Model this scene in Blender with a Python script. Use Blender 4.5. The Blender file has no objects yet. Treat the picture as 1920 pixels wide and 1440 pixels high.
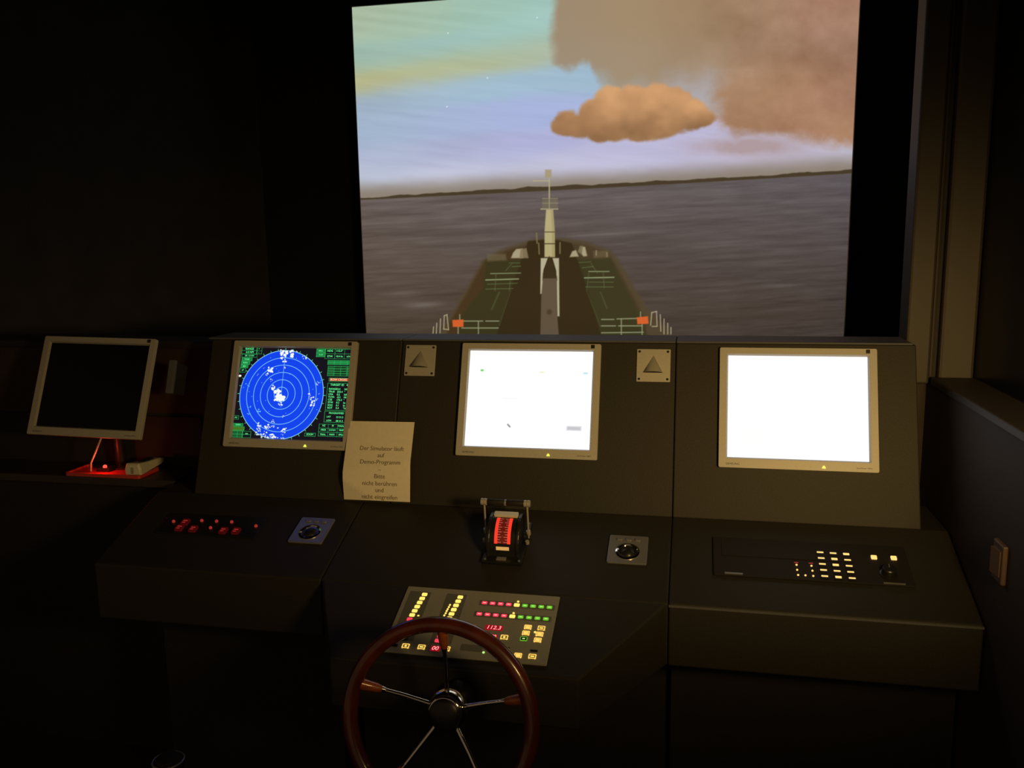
import bpy, math, random
import numpy as np
from mathutils import Matrix, Vector

# ------------------------------------------------------------------ camera
scene = bpy.context.scene
EYE = np.array([0.0, 0.0, 1.62])
FPX = 1606.0
CR = np.array([[0.97855234, 0.01852351, -0.20516385],
               [0.20536543, -0.16573425, 0.96455026],
               [-0.01613582, -0.98599647, -0.16598372]])      # world <- (right, down, forward)
cam_d = bpy.data.cameras.new('camera')
cam_d.sensor_fit = 'HORIZONTAL'
cam_d.sensor_width = 36.0
cam_d.lens = FPX / 1920.0 * 36.0
cam_d.clip_start = 0.02
cam = bpy.data.objects.new('camera', cam_d)
scene.collection.objects.link(cam)
r, d, f = CR[:, 0], CR[:, 1], CR[:, 2]
cam.matrix_world = Matrix(((r[0], -d[0], -f[0], EYE[0]), (r[1], -d[1], -f[1], EYE[1]),
                           (r[2], -d[2], -f[2], EYE[2]), (0, 0, 0, 1)))
scene.camera = cam

# ------------------------------------------------------------------ world, lights, exposure
world = bpy.data.worlds.new('world')
scene.world = world
world.use_nodes = True
bg = world.node_tree.nodes['Background']
bg.inputs['Color'].default_value = (1.0, 0.66, 0.36, 1)
bg.inputs['Strength'].default_value = 0.115
scene.view_settings.view_transform = 'Standard'
scene.view_settings.look = 'None'
scene.view_settings.exposure = 0.0
scene.view_settings.gamma = 1.0
scene.view_settings.use_curve_mapping = False


def aim(loc, target):
    v = Vector(target) - Vector(loc)
    return v.to_track_quat('-Z', 'Y').to_euler()


ld = bpy.data.lights.new('warm_lamp_light', 'SPOT')        # unseen warm lamp behind the helmsman, inferred from the light on the panel
ld.energy = 74.0
ld.color = (1.0, 0.64, 0.21)
ld.spot_size = math.radians(142)
ld.spot_blend = 1.0
ld.shadow_soft_size = 0.12
lo = bpy.data.objects.new('warm_lamp_light', ld)
scene.collection.objects.link(lo)
lo.location = (0.55, 0.62, 1.47)
lo.rotation_euler = aim(lo.location, (0.10, 2.2, 1.16))
lo.scale = (1.0, 0.25, 1.0)                                   # beam flattened to keep the desk and lower fronts dim

# ------------------------------------------------------------------ calibration helpers (metres)
T20 = math.radians(20)
S20, C20 = math.sin(T20), math.cos(T20)
PAN_O = np.array([0.0, 2.2025, 1.187])       # a point of the sloping instrument panel
PAN_U = np.array([0.0, S20, C20])
PAN_N = np.array([0.0, -C20, S20])
DSK_O = np.array([0.0, 2.107, 0.924])        # fold between panel and sloping desk
DSK_U = np.array([0.0, C20, S20])
DSK_N = np.array([0.0, -S20, C20])


def ray(px, py):
    v = np.array([px - 960.0, py - 720.0, FPX])
    return CR @ v


def hit(px, py, P, n):
    dd = ray(px, py)
    return EYE + dd * ((P - EYE).dot(n) / dd.dot(n))


def pan(px, py):
    a = hit(px, py, PAN_O, PAN_N)
    return a[0], (a - PAN_O).dot(PAN_U)


def dsk(px, py, h=0.0):
    a = hit(px, py, DSK_O + DSK_N * h, DSK_N)
    return a[0], (a - DSK_O).dot(DSK_U)


def proj(P):
    q = (P - EYE) @ CR
    return 960 + FPX * q[..., 0] / q[..., 2], 720 + FPX * q[..., 1] / q[..., 2]


def frame(O, U, N, u=0.0, v=0.0, h=0.0):
    o = O + np.array([u, 0, 0]) + U * v + N * h
    return Matrix(((1, U[0], N[0], o[0]), (0, U[1], N[1], o[1]), (0, U[2], N[2], o[2]), (0, 0, 0, 1)))


def pan_frame(u=0, v=0, h=0): return frame(PAN_O, PAN_U, PAN_N, u, v, h)
def dsk_frame(u=0, v=0, h=0): return frame(DSK_O, DSK_U, DSK_N, u, v, h)


# ------------------------------------------------------------------ materials
def lin(c):
    return tuple(((x / 255.0) / 12.92 if x / 255.0 <= 0.04045 else ((x / 255.0 + 0.055) / 1.055) ** 2.4) for x in c)


def mat(name, col, rough=0.5, metal=0.0, noise=0.0, scale=60.0, bump=0.0, coat=0.0, spec=0.5, stretch=None):
    m = bpy.data.materials.new(name)
    m.use_nodes = True
    nt = m.node_tree
    b = nt.nodes['Principled BSDF']
    b.inputs['Base Color'].default_value = (*col, 1)
    b.inputs['Roughness'].default_value = rough
    b.inputs['Metallic'].default_value = metal
    b.inputs['Coat Weight'].default_value = coat
    b.inputs['Coat Roughness'].default_value = 0.08
    b.inputs['Specular IOR Level'].default_value = spec
    if noise or bump:
        tc = nt.nodes.new('ShaderNodeTexCoord')
        mp = nt.nodes.new('ShaderNodeMapping')
        if stretch:
            mp.inputs['Scale'].default_value = stretch
        n = nt.nodes.new('ShaderNodeTexNoise')
        n.inputs['Scale'].default_value = scale
        n.inputs['Detail'].default_value = 6
        nt.links.new(tc.outputs['Object'], mp.inputs['Vector'])
        nt.links.new(mp.outputs['Vector'], n.inputs['Vector'])
        if noise:
            cr = nt.nodes.new('ShaderNodeValToRGB')
            cr.color_ramp.elements[0].position = 0.3
            cr.color_ramp.elements[1].position = 0.7
            cr.color_ramp.elements[0].color = (*[c * (1 - noise) for c in col], 1)
            cr.color_ramp.elements[1].color = (*[min(1, c * (1 + noise)) for c in col], 1)
            nt.links.new(n.outputs['Fac'], cr.inputs['Fac'])
            nt.links.new(cr.outputs['Color'], b.inputs['Base Color'])
        if bump:
            bp = nt.nodes.new('ShaderNodeBump')
            bp.inputs['Strength'].default_value = bump
            bp.inputs['Distance'].default_value = 0.002
            nt.links.new(n.outputs['Fac'], bp.inputs['Height'])
            nt.links.new(bp.outputs['Normal'], b.inputs['Normal'])
    return m


def emit(name, col, strength, rough=0.4):
    m = mat(name, tuple(c * 0.3 for c in col), rough)
    b = m.node_tree.nodes['Principled BSDF']
    b.inputs['Emission Color'].default_value = (*col, 1)
    b.inputs['Emission Strength'].default_value = strength
    return m


def attr_emit(name, strength=1.0):
    m = bpy.data.materials.new(name)
    m.use_nodes = True
    nt = m.node_tree
    b = nt.nodes['Principled BSDF']
    a = nt.nodes.new('ShaderNodeAttribute')
    a.attribute_name = 'shown'
    nt.links.new(a.outputs['Color'], b.inputs['Emission Color'])
    b.inputs['Emission Strength'].default_value = strength
    b.inputs['Base Color'].default_value = (0.02, 0.02, 0.02, 1)
    b.inputs['Roughness'].default_value = 0.6
    b.inputs['Specular IOR Level'].default_value = 0.1
    return m


M = dict(
    paint=mat('console_paint', (0.0225, 0.0205, 0.017), 0.62, noise=0.12, scale=250, bump=0.15, spec=0.32),
    grey_screenlit=mat('grey_screenlit_paint', (0.09, 0.095, 0.105), 0.5, noise=0.1, scale=200),  # pale blue of the top ledge is screen light put into the colour
    kick=mat('kick_board', (0.011, 0.009, 0.0085), 0.75, noise=0.2, scale=40),
    bezel=mat('silver_plastic', (0.40, 0.39, 0.37), 0.42, noise=0.05, scale=300),
    black=mat('black_plastic', (0.012, 0.012, 0.012), 0.35),
    blackmat=mat('black_matt', (0.006, 0.006, 0.006), 0.8),
    print=mat('dark_print', (0.03, 0.035, 0.05), 0.6),
    plate=mat('brushed_plate', (0.42, 0.41, 0.38), 0.45, metal=0.25, noise=0.08, scale=120, stretch=(1, 14, 1)),
    alu=mat('aluminium', (0.30, 0.31, 0.34), 0.42, metal=0.6, noise=0.08, scale=150, stretch=(1, 10, 1)),
    cpanel=mat('membrane_plate', (0.30, 0.30, 0.26), 0.5, noise=0.05, scale=220),
    strip=mat('membrane_dark_strip', (0.15, 0.15, 0.13), 0.5),
    chrome=mat('chrome', (0.75, 0.74, 0.72), 0.10, metal=1.0, noise=0.04, scale=30),
    satin=mat('satin_steel', (0.42, 0.40, 0.36), 0.38, metal=0.3),
    switch=mat('switch_plastic', (0.09, 0.055, 0.045), 0.5),
    redglow=mat('red_glow_colour', (0.55, 0.045, 0.025), 0.35, noise=0.1, scale=30),  # strong red that boosts the glow on the shelf
    wood=mat('varnished_wood', (0.085, 0.015, 0.007), 0.32, noise=0.45, scale=14, coat=0.7, stretch=(1, 1, 1)),
    woodlite=mat('varnished_wood_handle', (0.33, 0.085, 0.025), 0.35, noise=0.35, scale=40, coat=0.6, stretch=(1, 6, 1)),
    rubber=mat('dark_rubber', (0.014, 0.012, 0.011), 0.65, spec=0.3),
    paper=mat('laminated_paper', (0.80, 0.76, 0.64), 0.30, noise=0.03, scale=90),
    ink=mat('printed_ink', (0.16, 0.12, 0.07), 0.7),
    wall=mat('dark_wall', (0.020, 0.018, 0.018), 0.85, noise=0.2, scale=12, bump=0.1),
    blackwall=mat('black_cloth', (0.004, 0.004, 0.004), 0.95, noise=0.2, scale=30),
    brownwall=mat('brown_wall', (0.026, 0.016, 0.011), 0.75, noise=0.12, scale=30, bump=0.1),
    post=mat('post_paint', (0.032, 0.025, 0.021), 0.6, noise=0.12, scale=20, stretch=(1, 1, 0.2)),
    floor=mat('dark_carpet', (0.018, 0.016, 0.015), 0.95, noise=0.35, scale=180, bump=0.4),
    white=mat('off_white_plastic', (0.62, 0.60, 0.52), 0.45, noise=0.04, scale=60),
    shelf=mat('shelf_laminate', (0.03, 0.022, 0.02), 0.45, noise=0.15, scale=25),
    glassdark=mat('switched_off_screen', (0.005, 0.005, 0.006), 0.25, spec=0.12),
    picture=attr_emit('projected_picture', 1.0),
    radar=attr_emit('radar_picture', 1.0),
    lcd=attr_emit('white_lcd_picture', 1.06),
    e_yellow=emit('lit_yellow', (1.0, 0.68, 0.13), 1.3),
    e_ring=emit('lit_yellow_ring', (1.0, 0.60, 0.12), 1.15),
    e_cap=emit('dim_yellow_cap', (0.55, 0.36, 0.05), 0.22),
    e_red=emit('lit_red', (1.0, 0.055, 0.11), 0.9),
    e_redhot=emit('lit_red_digits', (1.0, 0.30, 0.30), 1.8),
    e_redback=emit('red_display_back', (0.45, 0.004, 0.012), 0.6),
    e_green=emit('lit_green', (0.17, 0.62, 0.03), 0.75),
    e_greenhot=emit('lit_green_text', (0.55, 1.0, 0.25), 1.0),
    e_orange=emit('lit_orange', (1.0, 0.46, 0.10), 1.6),
    e_orangeline=emit('lit_orange_legend', (1.0, 0.56, 0.16), 1.35),
    e_reddim=emit('dim_red_lamp', (0.75, 0.05, 0.045), 0.34),
    e_reddark=emit('dim_red_key', (0.30, 0.012, 0.012), 0.10),
    e_scale=emit('red_lit_scale', (1.0, 0.05, 0.025), 0.85),
    e_scaledark=emit('dark_red_scale', (0.25, 0.012, 0.006), 0.35),
    e_scaleink=mat('scale_ink', (0.25, 0.12, 0.08), 0.5),
    e_mark=emit('scale_mark_light', (0.8, 0.22, 0.16), 0.45),
    e_led=emit('power_led', (0.85, 0.95, 0.08), 1.6),
    e_redlamp=emit('red_lamp', (1.0, 0.06, 0.03), 2.2),
    e_label=emit('warm_lit_label', (0.75, 0.42, 0.12), 0.75),
    g_line=emit('radar_green_line', (0.06, 0.50, 0.16), 0.9),
    g_text=emit('radar_green_text', (0.13, 1.0, 0.32), 1.25),
    o_text=emit('radar_alarm_text', (1.0, 0.80, 0.60), 1.0),
    lcdgrey=emit('lcd_grey', (0.72, 0.72, 0.74), 1.0),
    lcdgreen=emit('lcd_green', (0.25, 0.75, 0.30), 1.0),
)

# ------------------------------------------------------------------ mesh helpers
COL = scene.collection


class MB:
    def __init__(self):
        self.v, self.f = [], []

    def add(self, vs, fs):
        o = len(self.v)
        self.v += [tuple(p) for p in vs]
        self.f += [tuple(i + o for i in q) for q in fs]
        return self

    def box(self, x0, x1, y0, y1, z0, z1):
        vs = [(x, y, z) for z in (z0, z1) for y in (y0, y1) for x in (x0, x1)]
        return self.add(vs, [(0, 2, 3, 1), (4, 5, 7, 6), (0, 1, 5, 4), (2, 6, 7, 3), (0, 4, 6, 2), (1, 3, 7, 5)])

    def prism(self, pts, z0, z1):           # polygon in xy (counter-clockwise) extruded along z
        n = len(pts)
        vs = [(*p, z0) for p in pts] + [(*p, z1) for p in pts]
        fs = [tuple(range(n))[::-1], tuple(range(n, 2 * n))]
        fs += [(i, (i + 1) % n, (i + 1) % n + n, i + n) for i in range(n)]
        return self.add(vs, fs)

    def prism_x(self, pts, x0, x1):         # polygon in yz extruded along x
        n = len(pts)
        vs = [(x0, *p) for p in pts] + [(x1, *p) for p in pts]
        fs = [tuple(range(n))[::-1], tuple(range(n, 2 * n))]
        fs += [(i, (i + 1) % n, (i + 1) % n + n, i + n) for i in range(n)]
        return self.add(vs, fs)

    def loft(self, loops, caps=True, closed=True):
        n = len(loops[0])
        vs = [p for l in loops for p in l]
        fs = []
        for k in range(len(loops) - 1):
            for i in range(n if closed else n - 1):
                j = (i + 1) % n
                fs.append((k * n + i, k * n + j, (k + 1) * n + j, (k + 1) * n + i))
        if caps:
            fs.append(tuple(range(n))[::-1])
            fs.append(tuple(range((len(loops) - 1) * n, len(loops) * n)))
        return self.add(vs, fs)

    def tube(self, path, rad, seg=14):
        P = [Vector(p) for p in path]
        if not hasattr(rad, '__len__'):
            rad = [rad] * len(P)
        loops = []
        for i, p in enumerate(P):
            t = (P[min(i + 1, len(P) - 1)] - P[max(i - 1, 0)]).normalized()
            a = t.orthogonal().normalized() if i == 0 else (a - t * a.dot(t)).normalized()
            b = t.cross(a)
            loops.append([tuple(p + (a * math.cos(2 * math.pi * k / seg) + b * math.sin(2 * math.pi * k / seg)) * rad[i]) for k in range(seg)])
        return self.loft(loops)

    def lathe(self, prof, seg=32, cx=0, cy=0, cz=0):   # profile (r, z) about z
        loops = [[(cx + r_ * math.cos(2 * math.pi * k / seg), cy + r_ * math.sin(2 * math.pi * k / seg), cz + z_) for k in range(seg)] for r_, z_ in prof]
        return self.loft(loops)

    def rounded(self, x0, x1, y0, y1, z0, z1, rad, seg=4):
        return self.prism(rrect(x0, x1, y0, y1, rad, seg), z0, z1)

    def ring(self, outer, inner, z0, z1):   # frame between two loops with the same count
        n = len(outer)
        vs = [(*p, z0) for p in outer] + [(*p, z0) for p in inner] + [(*p, z1) for p in outer] + [(*p, z1) for p in inner]
        fs = []
        for i in range(n):
            j = (i + 1) % n
            fs += [(2 * n + i, 2 * n + j, 3 * n + j, 3 * n + i), (i, n + i, n + j, j),
                   (i, j, 2 * n + j, 2 * n + i), (n + i, 3 * n + i, 3 * n + j, n + j)]
        return self.add(vs, fs)

    def mesh(self, name):
        me = bpy.data.meshes.new(name)
        me.from_pydata(self.v, [], self.f)
        me.update()
        return me

    def build(self, name, m, parent=None, smooth=False, bevel=0.0, at=None, kind=None):
        return obj(name, self.mesh(name), m, parent, smooth, bevel, at, kind)


def rrect(x0, x1, y0, y1, rad, seg=4):
    pts = []
    for cx, cy, a0 in ((x1 - rad, y1 - rad, 0), (x0 + rad, y1 - rad, 90), (x0 + rad, y0 + rad, 180), (x1 - rad, y0 + rad, 270)):
        for k in range(seg + 1):
            a = math.radians(a0 + 90 * k / seg)
            pts.append((cx + rad * math.cos(a), cy + rad * math.sin(a)))
    return pts


def obj(name, me, m, parent=None, smooth=False, bevel=0.0, at=None, kind=None):
    o = bpy.data.objects.new(name, me)
    COL.objects.link(o)
    if m is not None and not me.materials:
        me.materials.append(m)
    if smooth:
        me.polygons.foreach_set('use_smooth', [True] * len(me.polygons))
        me.set_sharp_from_angle(angle=math.radians(35))
    if bevel:
        b = o.modifiers.new('bevel', 'BEVEL')
        b.width = bevel
        b.segments = 2
        b.limit_method = 'ANGLE'
    if parent is not None:
        o.parent = parent
    if at is not None:
        o.location = at
    if kind:
        o['kind'] = kind
    return o


def thing(name, label, cat, mw=None, group=None):
    o = bpy.data.objects.new(name, None)
    o.empty_display_size = 0.05
    COL.objects.link(o)
    if mw is not None:
        o.matrix_world = mw
    o['label'] = label
    o['category'] = cat
    if group:
        o['group'] = group
    return o


def text_mesh(s, size, align='CENTER', depth=0.0):
    c = bpy.data.curves.new('lettering', 'FONT')
    c.body = s
    c.size = size
    c.align_x = align
    c.align_y = 'CENTER'
    c.extrude = depth
    c.resolution_u = 3
    o = bpy.data.objects.new('lettering', c)
    COL.objects.link(o)
    bpy.context.view_layer.update()
    me = bpy.data.meshes.new_from_object(o)
    bpy.data.objects.remove(o)
    bpy.data.curves.remove(c)
    return me


def text(s, x, y, z, size, m, parent, name='lettering', align='CENTER', sx=1.0, depth=0.0, shear=0.0):
    me = text_mesh(s, size, align, depth)
    for v in me.vertices:
        v.co.x = v.co.x * sx + shear * v.co.y
    me.materials.clear()
    return obj(name, me, m, parent, at=(x, y, z))


def grid_mesh(name, x0, x1, y0, y1, nx, ny):
    xs = np.linspace(x0, x1, nx)
    ys = np.linspace(y0, y1, ny)
    gx, gy = np.meshgrid(xs, ys)
    co = np.zeros((nx * ny, 3), np.float32)
    co[:, 0] = gx.ravel()
    co[:, 1] = gy.ravel()
    i = (np.arange(ny - 1)[:, None] * nx + np.arange(nx - 1)[None, :]).ravel()
    q = np.stack([i, i + 1, i + 1 + nx, i + nx], 1).astype(np.int32)
    me = bpy.data.meshes.new(name)
    me.vertices.add(nx * ny)
    me.vertices.foreach_set('co', co.ravel())
    me.loops.add(q.size)
    me.loops.foreach_set('vertex_index', q.ravel())
    me.polygons.add(len(q))
    me.polygons.foreach_set('loop_start', np.arange(len(q), dtype=np.int32) * 4)
    me.update(calc_edges=True)
    return me, gx, gy


def set_colour(me, rgb255):
    c = np.clip(rgb255 / 255.0, 0, None)
    l = np.where(c <= 0.04045, c / 12.92, ((c + 0.055) / 1.055) ** 2.4)
    a = me.attributes.new('shown', 'FLOAT_COLOR', 'POINT')
    out = np.ones((l.shape[0] * l.shape[1], 4), np.float32)
    out[:, :3] = l.reshape(-1, 3)
    a.data.foreach_set('color', out.ravel())


# painting of the flat pictures shown on the displays ----------------
class Paint:
    def __init__(self, X, Y, base=(0, 0, 0)):
        self.X, self.Y = X, Y
        self.c = np.zeros(X.shape + (3,)) + np.array(base, float)

    def blend(self, mask, col):
        col = np.asarray(col, float)
        self.c = self.c * (1 - mask[..., None]) + col * mask[..., None]

    def sdf_poly(self, pts):
        X, Y = self.X, self.Y
        P = np.array(pts, float)
        dd = np.full(X.shape, 1e9)
        s = np.zeros(X.shape, bool)
        for i in range(len(P)):
            a, b = P[i], P[i - 1]
            e = b - a
            wx, wy = X - a[0], Y - a[1]
            t = np.clip((wx * e[0] + wy * e[1]) / (e @ e + 1e-12), 0, 1)
            dd = np.minimum(dd, (wx - e[0] * t) ** 2 + (wy - e[1] * t) ** 2)
            c1 = Y >= a[1]
            c2 = Y < b[1]
            c3 = e[0] * wy > e[1] * wx
            s ^= (c1 & c2 & c3) | (~c1 & ~c2 & ~c3)
        dd = np.sqrt(dd)
        return np.where(s, -dd, dd)

    def _box(self, pts, pad):
        P = np.array(pts, float)
        return (self.X > P[:, 0].min() - pad) & (self.X < P[:, 0].max() + pad) & (self.Y > P[:, 1].min() - pad) & (self.Y < P[:, 1].max() + pad)

    def sub(self, pts, pad):
        b = self._box(pts, pad)
        r = np.where(b.any(1))[0]
        c = np.where(b.any(0))[0]
        if len(r) == 0 or len(c) == 0:
            return None
        sl = (slice(r[0], r[-1] + 1), slice(c[0], c[-1] + 1))
        p = Paint.__new__(Paint)
        p.X, p.Y, p.c = self.X[sl], self.Y[sl], self.c[sl]
        return sl, p

    def poly(self, pts, col, alpha=1.0, soft=0.7):
        g = self.sub(pts, soft * 2 + 2)
        if g is None:
            return
        sl, p = g
        p.blend(np.clip(0.5 - p.sdf_poly(pts) / (2 * soft), 0, 1) * alpha, col)
        self.c[sl] = p.c

    def line(self, a, b, w, col, alpha=1.0, soft=0.6):
        g = self.sub([a, b], w + soft * 2 + 2)
        if g is None:
            return
        sl, p = g
        a = np.array(a, float)
        e = np.array(b, float) - a
        wx, wy = p.X - a[0], p.Y - a[1]
        t = np.clip((wx * e[0] + wy * e[1]) / (e @ e + 1e-12), 0, 1)
        dd = np.hypot(wx - e[0] * t, wy - e[1] * t) - w / 2
        p.blend(np.clip(0.5 - dd / (2 * soft), 0, 1) * alpha, col)
        self.c[sl] = p.c

    def blob(self, x, y, rx, ry, col, alpha=1.0, soft=0.8):
        g = self.sub([(x - rx, y - ry), (x + rx, y + ry)], soft * 2 + 2)
        if g is None:
            return
        sl, p = g
        dd = (np.hypot((p.X - x) / rx, (p.Y - y) / ry) - 1) * min(rx, ry)
        p.blend(np.clip(0.5 - dd / (2 * soft), 0, 1) * alpha, col)
        self.c[sl] = p.c


def vnoise(X, Y, sx, sy, seed):
    rs = np.random.RandomState(seed)
    G = rs.rand(128, 128)
    x, y = X / sx, Y / sy
    xi, yi = np.floor(x).astype(int), np.floor(y).astype(int)
    fx, fy = x - xi, y - yi
    fx, fy = fx * fx * (3 - 2 * fx), fy * fy * (3 - 2 * fy)
    g = lambda a, b: G[b % 128, a % 128]
    return (g(xi, yi) * (1 - fx) + g(xi + 1, yi) * fx) * (1 - fy) + (g(xi, yi + 1) * (1 - fx) + g(xi + 1, yi + 1) * fx) * fy


def fbm(X, Y, sx, sy, seed, octs=4):
    t, a, n = 0, 0.5, 0
    for k in range(octs):
        t = t + a * vnoise(X, Y, sx / 2 ** k, sy / 2 ** k, seed + k)
        n += a
        a *= 0.5
    return t / n


def sstep(a, b, x):
    t = np.clip((x - a) / (b - a), 0, 1)
    return t * t * (3 - 2 * t)


# ------------------------------------------------------------------ the setting
def struct(name, mb, m, parent=None, **k):
    o = mb.build(name, m, parent, **k)
    if parent is None:
        o['kind'] = 'structure'
    return o


struct('floor', MB().box(-3.6, 2.0, -2.6, 3.8, -0.1, 0.0), M['floor'])
struct('ceiling', MB().box(-3.6, 2.0, -0.6, 3.8, 2.9, 3.0), M['blackwall'])
struct('wall_front', MB().box(-3.2, 1.6, 3.55, 3.65, 0.0, 2.9), M['blackwall'])
# angled wall on the port side, dark and matt
wl = MB().prism([(-1.86, 3.55), (-2.02, 3.55), (-3.35, 1.2), (-3.2, 1.2)], 0.0, 2.9)
struct('wall_left', wl, M['wall'])
# low wall under the front windows
lw = struct('wall_window', MB().box(-2.75, 0.72, 2.40, 2.50, 0.0, 1.30), M['brownwall'])
struct('trim_1', MB().box(-2.75, 0.52, 2.385, 2.52, 1.30, 1.325), M['kick'], bevel=0.004)
# starboard wall: low wall, sill, dark window
struct('wall_right', MB().box(0.605, 0.72, -0.6, 2.40, 0.0, 1.235), M['brownwall'])
struct('trim_2', MB().box(0.600, 0.735, -0.6, 2.345, 1.235, 1.255), M['post'], bevel=0.004)
w1 = struct('window_1', MB().box(0.702, 0.708, -0.6, 2.36, 1.255, 2.9), M['glassdark'])
struct('wall_starboard', MB().box(1.20, 1.30, -0.6, 3.55, 0.0, 2.9), M['blackwall'])
# corner post between the front and the side window: two faces with a groove and a bright bead
po = struct('trim_3', MB().box(0.538, 0.598, 2.35, 2.44, 1.235, 2.9), M['post'], bevel=0.006)
MB().box(0.618, 0.702, 2.345, 2.44, 1.235, 2.9).build('post_face', M['post'], po, bevel=0.008)
MB().box(0.598, 0.618, 2.372, 2.44, 1.235, 2.9).build('groove', M['kick'], po)
MB().tube([(0.606, 2.372, 1.255), (0.606, 2.372, 2.88)], 0.005, 8).build('bead', M['post'], po, smooth=True)

# light switch on the starboard wall
sw = thing('wall_switch', 'small pale switch plate low on the dark starboard wall', 'switch',
           Matrix.Translation((0.605, 1.765, 0.98)))
MB().box(-0.010, 0.0, -0.028, 0.028, -0.040, 0.040).build('plate', M['switch'], sw, bevel=0.003)
MB().prism([(-0.010, -0.018), (-0.010, 0.018), (-0.017, 0.018), (-0.012, -0.018)][::-1], -0.026, 0.026).build('rocker', M['switch'], sw)

# ------------------------------------------------------------------ projection screen
SX0, SX1, SZ0, SZ1, SY = -1.348, 0.557, 1.236, 2.541, 3.40
scr = thing('projection_screen', 'large projection screen showing a ship bow, sea and orange clouds', 'screen',
            Matrix.Translation((0, SY, 0)))
MB().box(SX0 - 0.004, SX1 + 0.004, 0.004, 0.03, SZ0 - 0.004, SZ1 + 0.004).build('screen_board', M['bezel'], scr)
me, gx, gz = grid_mesh('picture', SX0, SX1, SZ0, SZ1, 860, 590)
Pw = np.stack([gx, np.full(gx.shape, SY), gz], -1)
PX, PY = proj(Pw)
p = Paint(PX, PY)
# sky: smooth blend of colour samples
sky = [(680, 40, 168, 186, 160), (780, 40, 165, 190, 168), (900, 30, 160, 194, 180), (1000, 40, 162, 198, 190),
       (700, 110, 158, 186, 172), (820, 100, 156, 190, 186), (960, 80, 160, 194, 184), (690, 155, 182, 180, 132),
       (760, 138, 180, 182, 138), (860, 122, 180, 184, 142), (960, 108, 178, 186, 150), (1030, 95, 172, 186, 168), (690, 195, 158, 176, 196),
       (800, 170, 162, 186, 206), (950, 150, 160, 188, 208), (1080, 140, 160, 186, 206), (720, 240, 164, 182, 206),
       (850, 230, 166, 180, 212), (980, 210, 168, 180, 220), (720, 300, 172, 182, 208), (850, 290, 168, 172, 204),
       (980, 280, 176, 178, 216), (1150, 290, 186, 184, 218), (1300, 280, 188, 184, 214), (1320, 160, 172, 168, 172),
       (1500, 290, 186, 176, 194), (1590, 272, 196, 194, 214), (700, 325, 190, 196, 214), (850, 318, 200, 202, 222),
       (1000, 315, 192, 192, 212), (1150, 305, 196, 194, 216), (1350, 292, 190, 184, 206), (1590, 285, 178, 172, 186)]
num = np.zeros(PX.shape + (3,))
den = np.zeros(PX.shape)
wobx = PX + 24 * (fbm(PX, PY, 120, 60, 91) - 0.5)
woby = PY + 16 * (fbm(PX, PY, 90, 30, 71) - 0.5) + (PX - 850) * 0.13
for sx_, sy_, cr_, cg_, cb_ in sky:
    w_ = np.exp(-(((wobx - sx_) / 85) ** 2 + ((woby - sy_ - (sx_ - 850) * 0.13) / 24) ** 2)) + 1e-5
    num += w_[..., None] * np.array([cr_, cg_, cb_])
    den += w_
p.c = num / den[..., None]
p.c += (fbm(PX + PY * 3, PY * 4 - PX * 0.5, 160, 40, 5)[..., None] - 0.5) * 12
# horizon haze
hor = 374 - (PX - 687) * (374 - 325) / (1595 - 687) + 2 * np.sin((PX - 687) / 290)
hz = sstep(-46, -6, PY - hor + 6 * (fbm(PX, PY, 60, 20, 3) - 0.5))
p.blend(hz * 0.95, (138, 126, 112))
# big brown cloud
nz = fbm(PX, PY, 70, 60, 11, 5)
nz2 = fbm(PX, PY, 26, 22, 23, 4)
edge = 1034 + 26 * (nz - 0.5) + 8 * (nz2 - 0.5)
low = np.interp(PX, [1020, 1060, 1105, 1125, 1160, 1220, 1275, 1330, 1400, 1640],
                [118, 128, 122, 150, 178, 170, 146, 142, 160, 200])
wid = np.interp(PX, [1020, 1110, 1130, 1640], [10, 14, 40, 46])
A1 = sstep(-10, 16, PX - edge) * (1 - sstep(-1, 1, (PY - low + 26 * (nz2 - 0.5)) / wid))
low2 = np.interp(PX, [1320, 1350, 1390, 1480, 1540, 1600, 1640], [238, 240, 252, 254, 262, 272, 280])
A2 = sstep(-26, 34, PX - 1338 - 34 * (nz2 - 0.5) - 26 * (nz - 0.5) - (200 - PY) * 0.12) * (1 - sstep(-1, 1, (PY - low2 + 26 * (nz2 - 0.5)) / 18)) * sstep(70, 150, PY)
A = 1 - (1 - A1) * (1 - A2)
num = np.zeros(PX.shape + (3,))
den = np.zeros(PX.shape)
for sx_, sy_, cr_, cg_, cb_ in [(1060, 30, 158, 138, 112), (1080, 110, 158, 140, 118), (1180, 40, 162, 138, 108), (1180, 110, 162, 142, 116),
                                (1300, 40, 160, 132, 102), (1300, 110, 160, 136, 110), (1420, 40, 158, 126, 100), (1430, 120, 150, 118, 94),
                                (1540, 30, 166, 126, 104), (1560, 100, 152, 116, 94), (1590, 170, 158, 118, 96), (1395, 185, 172, 134, 104), (1455, 160, 182, 142, 110), (1520, 170, 168, 126, 98),
                                (1400, 225, 162, 122, 94), (1500, 220, 172, 130, 104), (1590, 240, 176, 134, 104)]:
    w_ = np.exp(-(((PX - sx_) / 70) ** 2 + ((PY - sy_) / 45) ** 2)) + 1e-6
    num += w_[..., None] * np.array([cr_, cg_, cb_])
    den += w_
cc = num / den[..., None] + (nz[..., None] - 0.5) * 26 * sstep(1150, 1400, PX)[..., None] + (nz2[..., None] - 0.5) * 14 * sstep(1340, 1400, PX)[..., None]
p.c = p.c * (1 - A[..., None]) + cc * A[..., None]
# pinkish shred below the right-hand cloud
B = np.exp(-(((PX - 1400) / 85) ** 2 + ((PY - 275) / 15) ** 2)) * (0.5 + 0.9 * (nz2 - 0.2))
p.blend(np.clip(B * 1.5, 0, 0.85), (172, 149, 150))
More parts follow.
